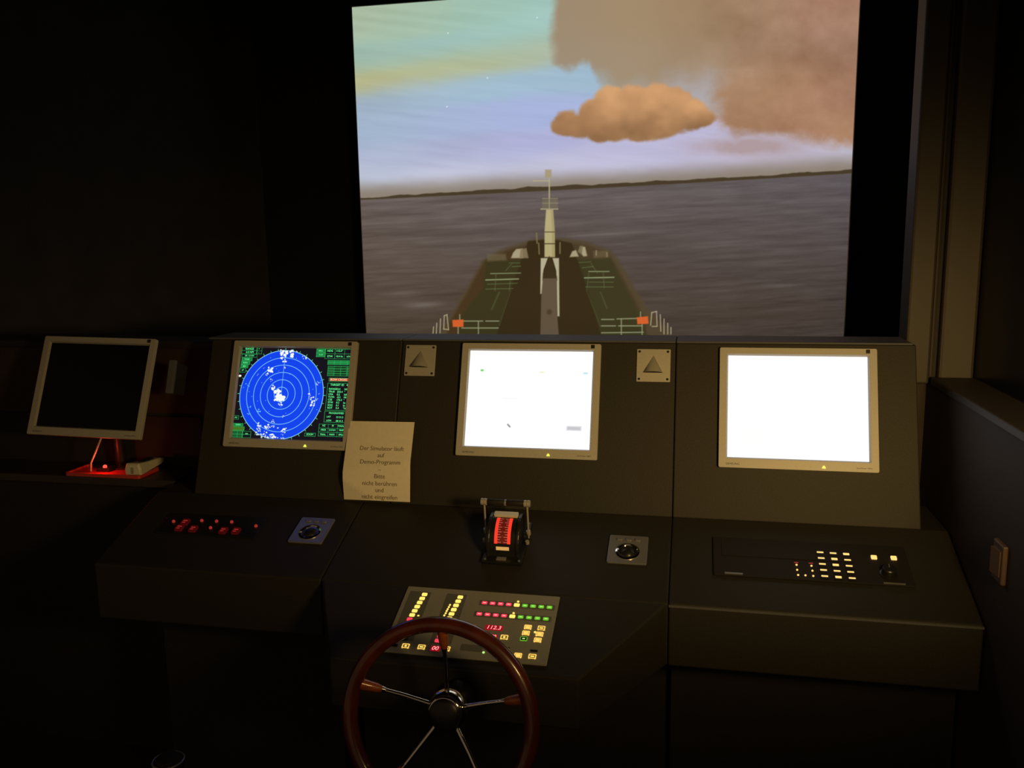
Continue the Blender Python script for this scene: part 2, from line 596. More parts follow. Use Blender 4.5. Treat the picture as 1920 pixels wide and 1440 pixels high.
# the orange cloud in the middle
dcl = np.full(PX.shape, 1e9)
jx, jy = PX + 14 * (nz2 - 0.5), PY + 14 * (fbm(PX, PY, 24, 20, 47, 4) - 0.5)
for cx_, cy_, rx_, ry_ in [(1062, 234, 27, 26), (1085, 238, 34, 24), (1120, 226, 36, 42), (1150, 205, 40, 44), (1188, 202, 44, 46), (1228, 200, 44, 44),
                           (1262, 208, 44, 44), (1296, 216, 34, 30), (1322, 222, 22, 16), (1190, 244, 100, 22)]:
    dcl = np.minimum(dcl, (np.hypot((jx - cx_) / rx_, (jy - cy_) / ry_) - 1) * min(rx_, ry_))
cl = 1 - sstep(-5, 5, dcl)
bot = np.interp(PX, [1030, 1080, 1120, 1230, 1290, 1345], [250, 262, 267, 263, 250, 232])
cl = cl * (1 - sstep(-5, 6, PY - bot + 10 * (nz2 - 0.5)))
lit = np.clip(1.0 - (PY - 165 - (np.abs(PX - 1180) * 0.12)) / 85, 0, 1)
lit = np.clip(lit * 0.85 + 0.95 * (fbm(PX, PY, 52, 40, 61, 3) - 0.48), 0, 1)
ccol = np.array([140, 103, 70]) * (1 - lit[..., None]) + np.array([212, 160, 112]) * lit[..., None]
p.c = p.c * (1 - cl[..., None]) + ccol * cl[..., None]
for sx_, sy_ in ((1007, 33), (840, 62), (838, 200), (914, 146)):
    p.blob(sx_, sy_, 1.3, 1.3, (235, 240, 235), 0.8)
# sea
sea = sstep(-1.2, 1.2, PY - hor)
depth = np.clip((PY - hor) / 260, 0, 1)
tl = np.clip((PX - 687) / 900, 0, 1)
sc = (np.array([100, 90, 88]) * (1 - depth[..., None]) + np.array([72, 60, 50]) * depth[..., None]) + np.array([-4, -2, 2]) * (tl[..., None] - 0.3) * 2
sh = PY + (PX - 687) * 0.054
sc = sc + (fbm(PX, sh, 150, 7, 31, 4)[..., None] - 0.5) * (26 * (1 - 0.45 * depth[..., None])) + (fbm(PX, sh, 40, 3.5, 37, 3)[..., None] - 0.5) * 14
p.c = p.c * (1 - sea[..., None]) + sc * sea[..., None]
for wx_, wy_, rw_, rh_, al_ in ((790, 572, 40, 6, .35), (755, 550, 30, 4, .2), (760, 448, 45, 3, .15), (1460, 536, 40, 4, .2), (1120, 440, 55, 2.5, .3), (900, 392, 60, 2.5, .18), (1500, 420, 70, 2.5, .12)):
    p.blend(np.exp(-(((PX - wx_) / rw_) ** 2 + ((sh - wy_ - (wx_ - 687) * 0.054) / rh_) ** 2)) * al_, (150, 142, 140))
# dark shore line
th_ = np.interp(PX, [687, 820, 1000, 1060, 1200, 1400, 1590], [3.5, 6, 8, 8, 6, 6, 6]) + 5 * (fbm(PX, PY * 0, 30, 30, 77, 3) - 0.5)
p.blend(sstep(-1.5, 0.8, PY - hor + th_) * (1 - sstep(-0.8, 1.4, PY - hor)) * 0.95, (66, 54, 36))

# ship's bow seen from the bridge
p.poly([(820, 632), (838, 604), (872, 545), (905, 487), (918, 478), (950, 464), (1000, 449), (1030, 445), (1060, 446), (1100, 453), (1145, 470),
        (1158, 484), (1185, 530), (1214, 578), (1240, 606), (1262, 632)], (80, 67, 46), 0.88, 3.0)
p.poly([(838, 632), (842, 606), (876, 548), (908, 490), (918, 484), (950, 470), (1000, 456), (1015, 455), (1000, 632)], (66, 46, 24), 0.75, 3.0)
p.poly([(1040, 452), (1100, 460), (1140, 474), (1156, 500), (1190, 560), (1206, 590), (1215, 632), (1040, 632)], (64, 50, 28), 0.55, 3.0)
p.poly([(912, 489), (982, 486), (966, 632), (858, 632), (866, 592), (905, 540)], (54, 52, 28), 0.8, 3.5)
p.poly([(1078, 486), (1146, 486), (1160, 515), (1202, 592), (1212, 632), (1100, 632)], (55, 53, 29), 0.8, 3.5)
p.poly([(990, 452), (1016, 450), (1046, 450), (1072, 456), (1082, 486), (1098, 530), (1128, 632), (930, 632), (962, 530), (978, 486)], (52, 41, 22), 0.97, 1.5)
p.poly([(912, 476), (948, 476), (950, 488), (914, 490)], (104, 94, 68), 0.7, 2.0)
p.poly([(1112, 471), (1140, 470), (1142, 482), (1114, 484)], (104, 90, 64), 0.7, 2.0)
p.line((1118, 470), (1118, 478), 2.5, (150, 140, 110), .7)
p.line((1138, 474), (1138, 481), 2.5, (150, 138, 110), .6)
for pts in ([(958, 484), (962, 474), (968, 467), (980, 466), (981, 484)], [(1068, 482), (1073, 471), (1080, 469), (1085, 481)], [(1086, 470), (1090, 462), (1097, 463), (1101, 480), (1094, 481)]):
    p.poly(pts, (176, 166, 132), 0.9, 1.2)
p.poly([(974, 484), (976, 468), (987, 465), (991, 484)], (132, 116, 86), 0.9, 1.2)
p.poly([(1083, 472), (1087, 461), (1093, 461), (1091, 478)], (120, 108, 80), 0.9, 1.2)
g1, g2 = (96, 112, 70), (140, 150, 110)
for a, b, w_, c_, al in [((920, 513), (976, 512), 1.8, g2, .8), ((911, 525), (972, 523), 2.4, g2, .9), ((914, 533), (970, 531), 1.4, g1, .7), ((911, 542), (962, 541), 1.5, g1, .7),
                         ((955, 493), (975, 493), 1.5, g1, .6), ((960, 500), (976, 499), 1.6, g1, .7), ((948, 508), (960, 494), 1.5, g1, .5),
                         ((930, 513), (928, 545), 1.3, g1, .6), ((957, 522), (955, 545), 1.3, g1, .6), ((936, 548), (922, 580), 3, (84, 92, 56), .5), ((958, 545), (936, 610), 1.6, (80, 84, 52), .5),
                         ((1104, 509), (1142, 509), 2.0, g2, .8), ((1096, 521), (1151, 520), 2.4, g2, .9), ((1104, 529), (1150, 529), 1.4, g1, .7), ((1098, 538), (1150, 538), 1.5, g1, .7),
                         ((1086, 492), (1108, 491), 1.5, g1, .6), ((1092, 502), (1112, 500), 1.8, g1, .6), ((1108, 494), (1120, 512), 1.5, g1, .5), ((1104, 512), (1100, 545), 1.3, g1, .5),
                         ((1131, 509), (1133, 540), 1.3, g1, .6), ((1126, 548), (1138, 578), 3, (84, 92, 56), .45), ((1100, 545), (1126, 612), 1.6, (80, 84, 52), .5)]:
    p.line(a, b, w_, c_, al)
# mast, foremast platform and the white A-legs
cream = (184, 172, 124)
p.line((1030, 336), (1030, 390), 2.6, (176, 166, 130), .9)
p.poly([(1022, 318), (1034, 318), (1034, 333), (1022, 333)], (166, 150, 118), .9, 1.2)
p.line((1000, 339), (1030, 339), 2.2, (178, 168, 136), .85)
p.poly([(1017, 372), (1046, 372), (1046, 391), (1016, 391)], (120, 112, 86), .55, 1.0)
for y_ in (372, 381):
    p.line((1017, y_), (1046, y_), 1.2, (160, 152, 120), .6)
p.line((1014, 392), (1046, 392), 2.2, (176, 166, 132), .85)
p.poly([(1024, 393), (1037, 393), (1040, 434), (1040.5, 482), (1021, 482), (1021, 434)], cream, .97, 1.0)
p.poly([(1037, 393), (1033, 393), (1035, 434), (1035, 482), (1040.5, 482), (1040, 434)], (158, 144, 98), .7, 1.5)
p.line((1021, 435), (1040, 435), 2.0, (92, 80, 50), .9)
p.line((1021, 457), (1040, 457), 2.2, (84, 72, 44), .9)
for a, b in (((1006, 437), (1007, 456)), ((1010, 456), (1011, 476)), ((1050, 455), (1050, 475))):
    p.line(a, b, 2.6, (126, 112, 80), .8)
p.poly([(1014, 484), (1027, 484), (1019, 506), (1017, 551), (1013, 551)], (186, 178, 150), .95, .9)
p.poly([(1036, 484), (1048, 484), (1049, 593), (1045, 593), (1043, 508)], (186, 178, 150), .95, .9)
p.poly([(1030, 480), (1044, 518), (1045, 526), (1017, 526), (1018, 512)], (58, 47, 27), .95, 1.0)
p.poly([(1018, 522), (1044, 522), (1045, 594), (1048, 632), (1013, 632), (1015, 552)], (96, 82, 64), .95, 1.0)
p.blob(1030, 585, 5, 5, (70, 54, 38), .8, 2)
# near rails, orange boxes, bulwark posts
ral = (142, 146, 112)
for a, b in [((868, 602), (905, 602)), ((911, 602), (935, 602)), ((866, 615), (934, 615)), ((1128, 599), (1151, 599)), ((1157, 598), (1196, 597)), ((1128, 611), (1154, 611)), ((1160, 611), (1204, 611)),
             ((1128, 624), (1206, 623)), ((897, 603), (897, 627)), ((859, 612), (859, 627)), ((1165, 598), (1165, 627)), ((1204, 608), (1204, 627)), ((862, 590), (862, 600)), ((1201, 585), (1201, 596))]:
    p.line(a, b, 2.2, ral, .85)
p.poly([(848, 600), (869, 599), (869, 613), (849, 613)], (214, 96, 44), .97, 1.0)
p.poly([(1194, 595), (1215, 593), (1216, 607), (1195, 608)], (214, 96, 44), .97, 1.0)
wp = (170, 160, 126)
for a, b in [((833, 592), (838, 590)), ((838, 590), (841, 618)), ((833, 592), (832, 617)), ((832, 617), (841, 618)), ((826, 598), (825, 624)), ((819, 606), (818, 625)), ((813, 613), (812, 625)),
             ((1222, 586), (1231, 584)), ((1231, 584), (1232, 611)), ((1222, 586), (1220, 610)), ((1223, 612), (1232, 612)), ((1238, 590), (1239, 621)), ((1245, 598), (1245, 626)), ((1252, 606), (1252, 626)), ((1258, 614), (1258, 626))]:
    p.line(a, b, 2.0, wp, .85)
set_colour(me, p.c)
# grid is in x/z of the screen: rotate so that it stands
pic = obj('picture', me, M['picture'], scr)
pic.rotation_euler = (math.radians(90), 0, 0)
pic['label'] = 'projected picture of a tanker foredeck heading over grey sea'

# ------------------------------------------------------------------ console
def yz(P): return (P[1], P[2])


def panel_pt(v, h=0.0): return PAN_O + PAN_U * v + PAN_N * h
def desk_pt(v, h=0.0): return DSK_O + DSK_U * v + DSK_N * h


VTOP, VFOLD, VEDGE, VPOD = 0.171, -0.281, -0.305, -0.538
ZB = 0.672
TOPZ = panel_pt(VTOP)[2]
TOPY = panel_pt(VTOP)[1]


def upright(name, x0, x1, root):
    a, b = panel_pt(VTOP), desk_pt(0.0)
    pts = [yz(a), (TOPY - 0.0, TOPZ), (2.33, TOPZ), (2.33, 0.9), yz(b)]
    pts = [yz(b), yz(a), (2.345, TOPZ), (2.345, b[2])]
    MB().prism_x(pts[::-1], x0, x1).build(name, M['paint'], root, bevel=0.003)


def ledge(x0, x1, root):
    a = panel_pt(VTOP)
    MB().box(x0, x1, a[1] - 0.006, 2.398, a[2], a[2] + 0.005).build('top_ledge', M['grey_screenlit'], root, bevel=0.003)


def desk_slab(x0, x1, root, back_x0=None):
    a, b = desk_pt(0.0), desk_pt(VEDGE)
    pts = [yz(a), (a[1] + 0.20, a[2]), (a[1] + 0.20, ZB), (b[1], ZB), yz(b)]
    MB().prism_x(pts, x0, x1).build('desk_top', M['paint'], root, bevel=0.004)


G = 0.0015
left = thing('console_unit', 'left console unit holding the radar monitor and red-lit buttons', 'console', group='bridge console units')
upright('instrument_panel', -1.375, -0.79 - G, left)
ledge(-1.385, -0.79 - G, left)
desk_slab(-1.49, -0.866 - G, left)
MB().box(-1.42, -0.90, 1.98, 2.30, 0.0, ZB).build('base_cabinet', M['kick'], left)
e0, e1 = desk_pt(0.0), panel_pt(VTOP)
MB().prism_x([(2.345, 0.93), (2.345, 1.18), (2.19, 0.93)], -1.40, -1.376).build('end_cheek', M['paint'], left)

mid = thing('console_unit', 'middle console unit with projecting helm desk behind the steering wheel', 'console', group='bridge console units')
upright('instrument_panel', -0.79, -0.0405 - G, mid)
ledge(-0.79, -0.0405 - G, mid)
desk_slab(-0.866, -0.0405 - G, mid)
# helm desk: plan is a trapezium continuing the slope of the desk
b_, c_ = desk_pt(VEDGE), desk_pt(VPOD)
loops_top = [(-0.864, b_[1] + 0.001, b_[2]), (-0.044, b_[1] + 0.001, b_[2]), (-0.213, c_[1], c_[2]), (-0.752, c_[1], c_[2])]
loops_bot = [(-0.864, b_[1] + 0.001, ZB), (-0.044, b_[1] + 0.001, ZB), (-0.213, c_[1], 0.627), (-0.752, c_[1], 0.627)]
MB().add(loops_top + loops_bot, [(0, 3, 2, 1), (4, 5, 6, 7), (0, 1, 5, 4), (1, 2, 6, 5), (2, 3, 7, 6), (3, 0, 4, 7)]).build('helm_desk', M['paint'], mid, bevel=0.004)
MB().box(-0.84, -0.045, 1.98, 2.30, 0.0, ZB).build('base_cabinet', M['kick'], mid)

right = thing('console_unit', 'right console unit with the plain white monitor and orange-lit keypad', 'console', group='bridge console units')
upright('instrument_panel', -0.0405, 0.541, right)
ledge(-0.0405, 0.533, right)
desk_slab(-0.0405, 0.600, right)
MB().box(-0.035, 0.595, 1.95, 2.30, 0.0, ZB).build('base_cabinet', M['kick'], right)
MB().box(-0.0405, 0.600, desk_pt(VEDGE)[1] - 0.0015, desk_pt(VEDGE)[1] + 0.004, 0.812, 0.817).build('edge_strip', M['grey_screenlit'], right)

# ------------------------------------------------------------------ monitors
MW, MH = 0.378, 0.307


def monitor(label, mw, screen_mat, led=True):
    t = thing('monitor', label, 'monitor', mw, 'silver framed flat monitors')
    w, h = MW / 2, MH / 2
    ix0, ix1, iy0, iy1 = -w + 0.0185, w - 0.0185, -h + 0.024, h - 0.0165
    fr = MB().ring(rrect(-w, w, -h, h, 0.004, 3), rrect(ix0, ix1, iy0, iy1, 0.002, 3), 0.0, 0.014)
    bz = fr.build('bezel', M['bezel'], t, bevel=0.002)
    # inner lip sloping down to the glass
    o_, i_ = rrect(ix0, ix1, iy0, iy1, 0.002, 3), rrect(ix0 + 0.003, ix1 - 0.003, iy0 + 0.003, iy1 - 0.003, 0.001, 3)
    n = len(o_)
    MB().add([(*q, 0.0125) for q in o_] + [(*q, 0.006) for q in i_], [(i, (i + 1) % n, n + (i + 1) % n, n + i) for i in range(n)]).build('inner_lip', M['bezel'], t)
    MB().box(-w + 0.01, w - 0.01, -h + 0.01, h - 0.01, -0.004, 0.004).build('back_housing', M['black'], t)
    MB().box(w - 0.026, w - 0.017, h - 0.0125, h - 0.003, 0.0135, 0.0165).build('sensor_button', M['black'], t)
    if led:
        MB().prism([(0.057, -h + 0.0065), (0.066, -h + 0.0065), (0.0625, -h + 0.0125), (0.0605, -h + 0.0125)], 0.013, 0.0152).build('power_lamp', M['e_led'], t)
    text('SAMSUNG', -w + 0.018, -h + 0.0095, 0.0143, 0.0072, M['print'], t, 'maker_mark', 'LEFT', 1.0)
    text('SyncMaster 740N', w - 0.016, -h + 0.0095, 0.0143, 0.0050, M['print'], t, 'model_mark', 'RIGHT')
    for k in range(5):
        MB().rounded(-0.035 + k * 0.016, -0.026 + k * 0.016, -h + 0.0065, -h + 0.010, 0.0138, 0.0146, 0.001, 2).build('front_button', M['bezel'], t)
    return t, (ix0, ix1, iy0, iy1)


def centre(q):
    us = [pan(*a) for a in q]
    return sum(a[0] for a in us) / 4, sum(a[1] for a in us) / 4


m3c = centre([(1349.5, 653), (1642.6, 656.5), (1646.5, 888), (1346.5, 877)])
m2c = centre([(871, 645), (1128, 649), (1119, 864), (857, 853)])
m1c = centre([(443, 639), (675, 642), (661, 850), (419, 836)])
mon3, IR = monitor('right monitor with a blank glowing white screen, beside the starboard wall', pan_frame(*m3c, 0.001), None)
mon2, IR = monitor('middle monitor with a white screen showing tiny coloured marks, above the engine telegraph', pan_frame(*m2c, 0.001), None)
mon1, IR = monitor('radar monitor with a round blue radar picture and green readouts', pan_frame(*m1c, 0.001), None)
ix0, ix1, iy0, iy1 = IR


def mon_xy(px, py, c):           # photograph position -> local position on the glass
    a = hit(px, py, PAN_O + PAN_N * 0.007, PAN_N)
    return a[0] - c[0], (a - PAN_O).dot(PAN_U) - c[1]


# white screens: faint picture content
for mon, c_, kind in ((mon2, m2c, 2), (mon3, m3c, 3)):
    me, gx, gy = grid_mesh('screen', ix0, ix1, iy0, iy1, 170, 140)
    pp = Paint(gx * 1000, gy * 1000, (255, 255, 253))
    if kind == 2:
        X = lambda a, b: tuple(1000 * q for q in mon_xy(a, b, c_))
        x, y = X(904, 694); pp.poly([(x - 4, y - 3), (x + 4, y - 3), (x + 4, y + 2), (x - 4, y + 2)], (70, 190, 80), .9, 1.2)
        x, y = X(1016, 698); pp.poly([(x - 6, y - 1.2), (x + 6, y - 1.2), (x + 6, y + 1.2), (x - 6, y + 1.2)], (225, 205, 130), .8, 1.2)
        x, y = X(1098, 700); pp.poly([(x - 6, y - 2), (x + 6, y - 2), (x + 6, y + 2), (x - 6, y + 2)], (150, 205, 225), .8, 1.2)
        x, y = X(954, 798); pp.line((x - 3, y + 3), (x + 3, y - 3), 3.5, (90, 90, 100), .9, 1.0)
        x, y = X(1076, 803); pp.poly([(x - 19, y - 6), (x + 19, y - 6), (x + 19, y + 5), (x - 19, y + 5)], (178, 178, 186), .8, 2.5)
        x, y = X(958, 747); pp.line((x - 20, y), (x + 20, y), 2, (225, 225, 228), .8, 1.2)
    else:
        x, y = 1000 * -0.11, 1000 * -0.07
        pp.blob(x, y, 34, 26, (246, 246, 242), .6, 10)
    set_colour(me, pp.c)
    s = obj('screen', me, M['lcd'], mon, at=(0, 0, 0.006))
    s['label'] = 'glowing white screen'

# radar picture
me, gx, gy = grid_mesh('screen', ix0, ix1, iy0, iy1, 420, 330)
rp = Paint(gx * 1000, gy * 1000, (9, 10, 24))


def rc(cx, cy):                   # position in the enlarged study of the radar
    a = mon_xy(400 + cx / 6.0, 620 + cy / 6.0, m1c)
    return a[0] * 1000, a[1] * 1000


Lp, Rp, Tp, Bp = rc(310, 730), rc(1226, 690), rc(828, 210), rc(712, 1236)
rcx, rcy = (Lp[0] + Rp[0]) / 2, (Tp[1] + Bp[1]) / 2
rad = ((Rp[0] - Lp[0]) / 2 + (Tp[1] - Bp[1]) / 2) / 2
rp.blob(rcx, rcy, rad, rad, (6, 66, 236), 1.0, .5)
cyan = (150, 225, 255)
rr = np.hypot(rp.X - rcx, rp.Y - rcy)
for k in range(1, 7):
    rp.blend(np.clip(1.4 - np.abs(rr - rad * k / 6) / (0.75 if k < 6 else 0.95), 0, 1), cyan)
rp.line((rcx, rcy), (rcx, rcy + rad), 1.2, cyan, 1)
for k in range(36):
    a = math.radians(k * 10)
    l0, l1 = rad + 1.2, rad + (5.5 if k % 3 else 7.0)
    rp.line((rcx + l0 * math.sin(a), rcy + l0 * math.cos(a)), (rcx + l1 * math.sin(a), rcy + l1 * math.cos(a)), 1.6, (110, 225, 165), .95, .6)
rs = random.Random(4)
wh = (246, 250, 255)


def echo(cx, cy, rx, ry, n=8, col=wh, spread=1.0):
    for _ in range(n):
        x, y = rc(cx + rs.uniform(-rx, rx) * spread, cy + rs.uniform(-ry, ry) * spread)
        q = rs.uniform(0.30, 0.52) * min(rx, ry) / 6 * 1.15
        rp.blob(x, y, q * rs.uniform(.8, 1.5), q, col, 1, .6)


for ec in [(830, 262, 70, 42, 16), (792, 320, 28, 30, 8), (920, 240, 40, 15, 8), (1025, 300, 22, 20, 6), (750, 230, 14, 16, 4), (640, 455, 30, 40, 12), (605, 495, 18, 12, 5), (672, 640, 30, 28, 8), (655, 565, 12, 22, 5), (800, 410, 14, 14, 4),
           (738, 725, 50, 60, 26), (755, 820, 25, 20, 6), (1078, 740, 14, 34, 8), (1120, 800, 26, 55, 14), (1170, 770, 16, 12, 4), (1170, 600, 14, 16, 5), (1195, 708, 20, 6, 4),
           (510, 1065, 24, 30, 8), (505, 1110, 25, 20, 6), (600, 1080, 24, 26, 8), (680, 1080, 60, 16, 12), (792, 1122, 26, 26, 8), (540, 1150, 60, 22, 12), (620, 1185, 80, 26, 18), (740, 1215, 70, 14, 10), (672, 1030, 16, 16, 4), (672, 1000, 12, 8, 3), (790, 965, 18, 12, 4), (570, 425, 8, 8, 2), (500, 497, 8, 12, 3), (775, 1170, 12, 10, 3)]:
    echo(*ec)
for ec in [(380, 610, 26, 16, 4), (410, 865, 20, 16, 4), (400, 945, 20, 14, 4), (515, 900, 20, 20, 4), (340, 640, 10, 8, 2), (1190, 575, 18, 14, 3)]:
    echo(*ec, col=(110, 215, 255))
for cx, cy in [(433, 740), (498, 793), (588, 785), (625, 908), (815, 928), (760, 858), (1120, 660), (710, 428), (480, 610), (645, 305), (935, 310), (860, 490), (403, 685), (545, 585), (955, 850), (1080, 875), (735, 455), (1165, 890)]:
    x, y = rc(cx, cy)
    rp.blob(x, y, .9, .9, cyan, 1, .5)
x, y = rc(300, 508)
rp.blob(x, y, 4.4, 3.2, (255, 255, 240), 1, .6)
# green read-out fields (lines, blocks)
gl, gd = (44, 200, 98), (26, 132, 68)


def field(c0, c1, c2, c3, rows=1, cols=1, fill=None):
    a, b = rc(c0, c1), rc(c2, c3)
    x0, x1, y0, y1 = min(a[0], b[0]), max(a[0], b[0]), min(a[1], b[1]), max(a[1], b[1])
    if fill:
        rp.poly([(x0, y0), (x1, y0), (x1, y1), (x0, y1)], fill, .95, .5)
    for i in range(rows + 1):
        yy = y0 + (y1 - y0) * i / rows
        rp.line((x0, yy), (x1, yy), .9, gl, 1, .5)
    for i in range(cols + 1):
        xx = x0 + (x1 - x0) * i / cols
        rp.line((xx, y0), (xx, y1), .9, gl, 1, .5)
    return x0, x1, y0, y1


labels = []


def field_text(s, cx, cy, size, m='g_text', align='CENTER'):
    x, y = rc(cx, cy)
    labels.append((s, x / 1000, y / 1000, size, m, align))


field(327, 185, 490, 262, 2); field(492, 190, 542, 262, 2)
field(325, 264, 490, 300); field(325, 304, 435, 340, fill=gd); field(318, 342, 410, 380, fill=gd); field(312, 382, 388, 418, fill=gd); field(303, 420, 360, 468)
field(1165, 205, 1255, 295, 2, fill=gd); field(1265, 205, 1580, 318, 2, 3)
field(1290, 335, 1578, 385, 2, 4, fill=gd); field(1292, 400, 1575, 512, 4, 4, fill=(20, 92, 48))
for k_ in range(4):
    for c0, c1 in ((1360, 1425), (1435, 1490)):
        a, b = rc(c0, 412 + k_ * 27), rc(c1, 424 + k_ * 27)
        rp.poly([(a[0], a[1]), (b[0], a[1]), (b[0], b[1]), (a[0], b[1])], (6, 22, 14), .95, .5)
q = field(1303, 532, 1545, 572)
rp.poly([(q[0] + 2, q[2] + .8), (q[1] - 2, q[2] + .8), (q[1] - 2, q[3] - .8), (q[0] + 2, q[3] - .8)], (214, 74, 28), 1, .6)
field(1288, 590, 1535, 900); field(1255, 905, 1510, 1035); field(1192, 1050, 1492, 1195, 3, 3); field(1028, 1150, 1145, 1190)
field(228, 955, 282, 997); field(222, 1042, 332, 1075, fill=gd); field(215, 1078, 345, 1122, fill=(70, 120, 30)); field(212, 1125, 325, 1200, 2, 2, fill=(20, 92, 48)); field(330, 1130, 412, 1242, 3)
field(205, 1205, 325, 1240, fill=(150, 170, 30))
set_colour(me, rp.c)
rad_o = obj('screen', me, M['radar'], mon1, at=(0, 0, 0.006))
rad_o['label'] = 'blue radar picture with white echoes and rings'
for a in [('RANGE', 410, 205, .0080), ('6.0 NM', 412, 242, .0080), ('+', 517, 205, .007), ('-', 513, 245, .007), ('RR 1.0 NM', 408, 282, .0062), ('TUNE', 378, 322, .0062), ('RAIN', 360, 361, .0062), ('SEA', 350, 400, .0062), ('LP', 332, 444, .0065),
          ('BRILL', 1210, 227, .0055), ('H UP', 1210, 272, .0055), ('HDG', 1315, 228, .0080), ('112.3°', 1422, 228, .0080), ('STW', 1312, 290, .0080), ('10.4 kt', 1418, 290, .0075), ('LOG', 1525, 292, .0065),
          ('TARGET ID   4', 1415, 612, .0082),
          ('ZOOM', 1085, 1168, .0068), ('AZ', 1243, 1068, .0072), ('PI', 1345, 1072, .0072), ('TOOLS', 1442, 1076, .0066), ('AREA', 1238, 1116, .0066), ('SYSTEM', 1338, 1120, .0056), ('MAP', 1440, 1122, .0066), ('TRIAL', 1232, 1168, .0066), ('MAPS', 1334, 1170, .0066), ('SPILL', 1436, 1172, .0066),
          ('PROGRAMMED', 1385, 930, .0066), ('GAIN', 278, 1058, .0062), ('AC', 256, 976, .006), ('SEA', 375, 1160, .0055), ('MAN', 365, 1222, .006)]:
    field_text(*a)
for k, (n_, v_, u_) in enumerate([('RANGE', '0.4', 'NM'), ('TRUE', '203.4', '°'), ('CPA', '0.2', 'NM'), ('TCPA', '-0.3', 'MIN'), ('CSE', '176.2', '°'), ('STW', '0.2', 'kt'), ('SOG', '0.1', 'kt'), ('ROT', '0.4', '°/m')]):
    yy = 655 + k * 30.5
    field_text(n_, 1300 - k * 2.6, yy, .0075, 'g_text', 'LEFT'); field_text(v_, 1395 - k * 2.6, yy + 3, .0075, 'g_text', 'LEFT'); field_text(u_, 1475 - k * 2.6, yy + 6, .0075, 'g_text', 'LEFT')
for k, (n_, v_) in enumerate([('LAT', '53 51.2'), ('LON', '08 41.3')]):
    field_text(n_, 1275 - k * 4, 968 + k * 42, .0070, 'g_text', 'LEFT'); field_text(v_, 1382 - k * 4, 974 + k * 42, .0070, 'g_text', 'LEFT')
field_text('BOW CROSS 1', 1422, 552, .0086, 'o_text')
for s_, x_, y_, sz, m_, al in labels:
    text(s_, x_, y_, 0.0003, sz, M[m_], rad_o, 'readout', al)

# switched-off monitor on the side shelf
rx = math.radians(67.8)
m4m = Matrix.Translation((-1.773, 2.244, 1.199)) @ Matrix.Rotation(math.radians(1.2), 4, 'Z') @ Matrix.Rotation(math.radians(1.2), 4, 'Y') @ Matrix.Rotation(rx, 4, 'X')
mon4, IR = monitor('switched-off monitor with a black screen standing at the far left', m4m, None, led=False)
MB().box(ix0, ix1, iy0, iy1, 0.003, 0.006).build('screen', M['glassdark'], mon4)
SHZ = 0.922
mi = m4m.inverted()
a = mi @ Vector((-1.78, 2.345, SHZ)); b = mi @ Vector((-1.78, 2.335, 1.12)); c = mi @ Vector((-1.775, 2.262, 1.19))
MB().tube([a, b, c], 0.018, 12).build('stand_neck', M['black'], mon4, smooth=True)
foot = MB()
fl = [mi @ Vector((-1.78 + 0.10 * math.cos(t_ * math.pi / 12), 2.335 + 0.04 * math.sin(t_ * math.pi / 12), z_)) for z_ in (SHZ, SHZ + 0.012) for t_ in range(24)]
foot.loft([[tuple(v) for v in fl[:24]], [tuple(v) for v in fl[24:]]])
foot.build('stand_foot', M['black'], mon4, smooth=True)

# side shelf
sh = thing('side_shelf', 'low dark shelf with red glow at the far left under the black monitor', 'shelf', Matrix.Translation((-1.80, 2.30, 0)))
MB().box(-0.75, 0.285, -0.075, 0.10, SHZ - 0.025, SHZ).build('shelf_board', M['shelf'], sh, bevel=0.003)
MB().box(-0.73, 0.270, -0.03, 0.09, 0.0, SHZ - 0.025).build('shelf_base', M['kick'], sh)
MB().box(-0.75, 0.285, 0.088, 0.10, SHZ, SHZ + 0.16).build('back_board', M['kick'], sh)

tr = thing('red_glow_tray', 'added flat red tray carrying the red glow on the side shelf', 'tray', Matrix.Translation((-1.765, 2.28, SHZ)))  # tray added so the red light shows on the shelf
MB().ring(rrect(-0.130, 0.130, -0.052, 0.052, 0.008, 3), rrect(-0.124, 0.124, -0.046, 0.046, 0.005, 3), 0.0, 0.010).build('rim', M['redglow'], tr)
MB().rounded(-0.126, 0.126, -0.048, 0.048, 0.0, 0.005, 0.005, 3).build('bottom', M['redglow'], tr)
# white cable from the black monitor
cb = MB().tube([(-1.735, 2.215, 1.085), (-1.752, 2.225, 1.045), (-1.785, 2.238, 1.00), (-1.815, 2.25, 0.960), (-1.828, 2.262, 0.930)], 0.0028, 8).build('monitor_cable', M['white'], None, smooth=True)
cb['label'] = 'thin pale cable hanging from the switched-off monitor'; cb['category'] = 'cable'

# handset lying on the shelf
hs = thing('handset', 'pale chunky handset lying on the red-glowing shelf', 'handset', Matrix.Translation((-1.662, 2.262, SHZ + 0.006)) @ Matrix.Rotation(math.radians(4), 4, 'Z'))
body = MB()
prof = [(-0.030, 0.006, 0.022, 0.034), (-0.024, 0.002, 0.026, 0.040), (0.03, 0.004, 0.022, 0.032), (0.10, 0.006, 0.020, 0.026), (0.125, 0.010, 0.016, 0.020)]
body.loft([[(-w_, y_, z0_), (w_, y_, z0_), (w_ * 1.05, y_, (z0_ + z1_) / 2), (w_ * .8, y_, z1_), (-w_ * .8, y_, z1_), (-w_ * 1.05, y_, (z0_ + z1_) / 2)] for y_, z0_, w_, z1_ in prof][::-1])
body.build('handset_body', M['white'], hs, bevel=0.002)
MB().box(-0.010, 0.010, 0.015, 0.075, 0.030, 0.0345).build('key_field', M['rubber'], hs)
for k in range(4):
    MB().box(-0.004, 0.004, -0.0315, -0.0285, 0.010 + k * 0.005, 0.012 + k * 0.005).build('speaker_slot', M['rubber'], hs)

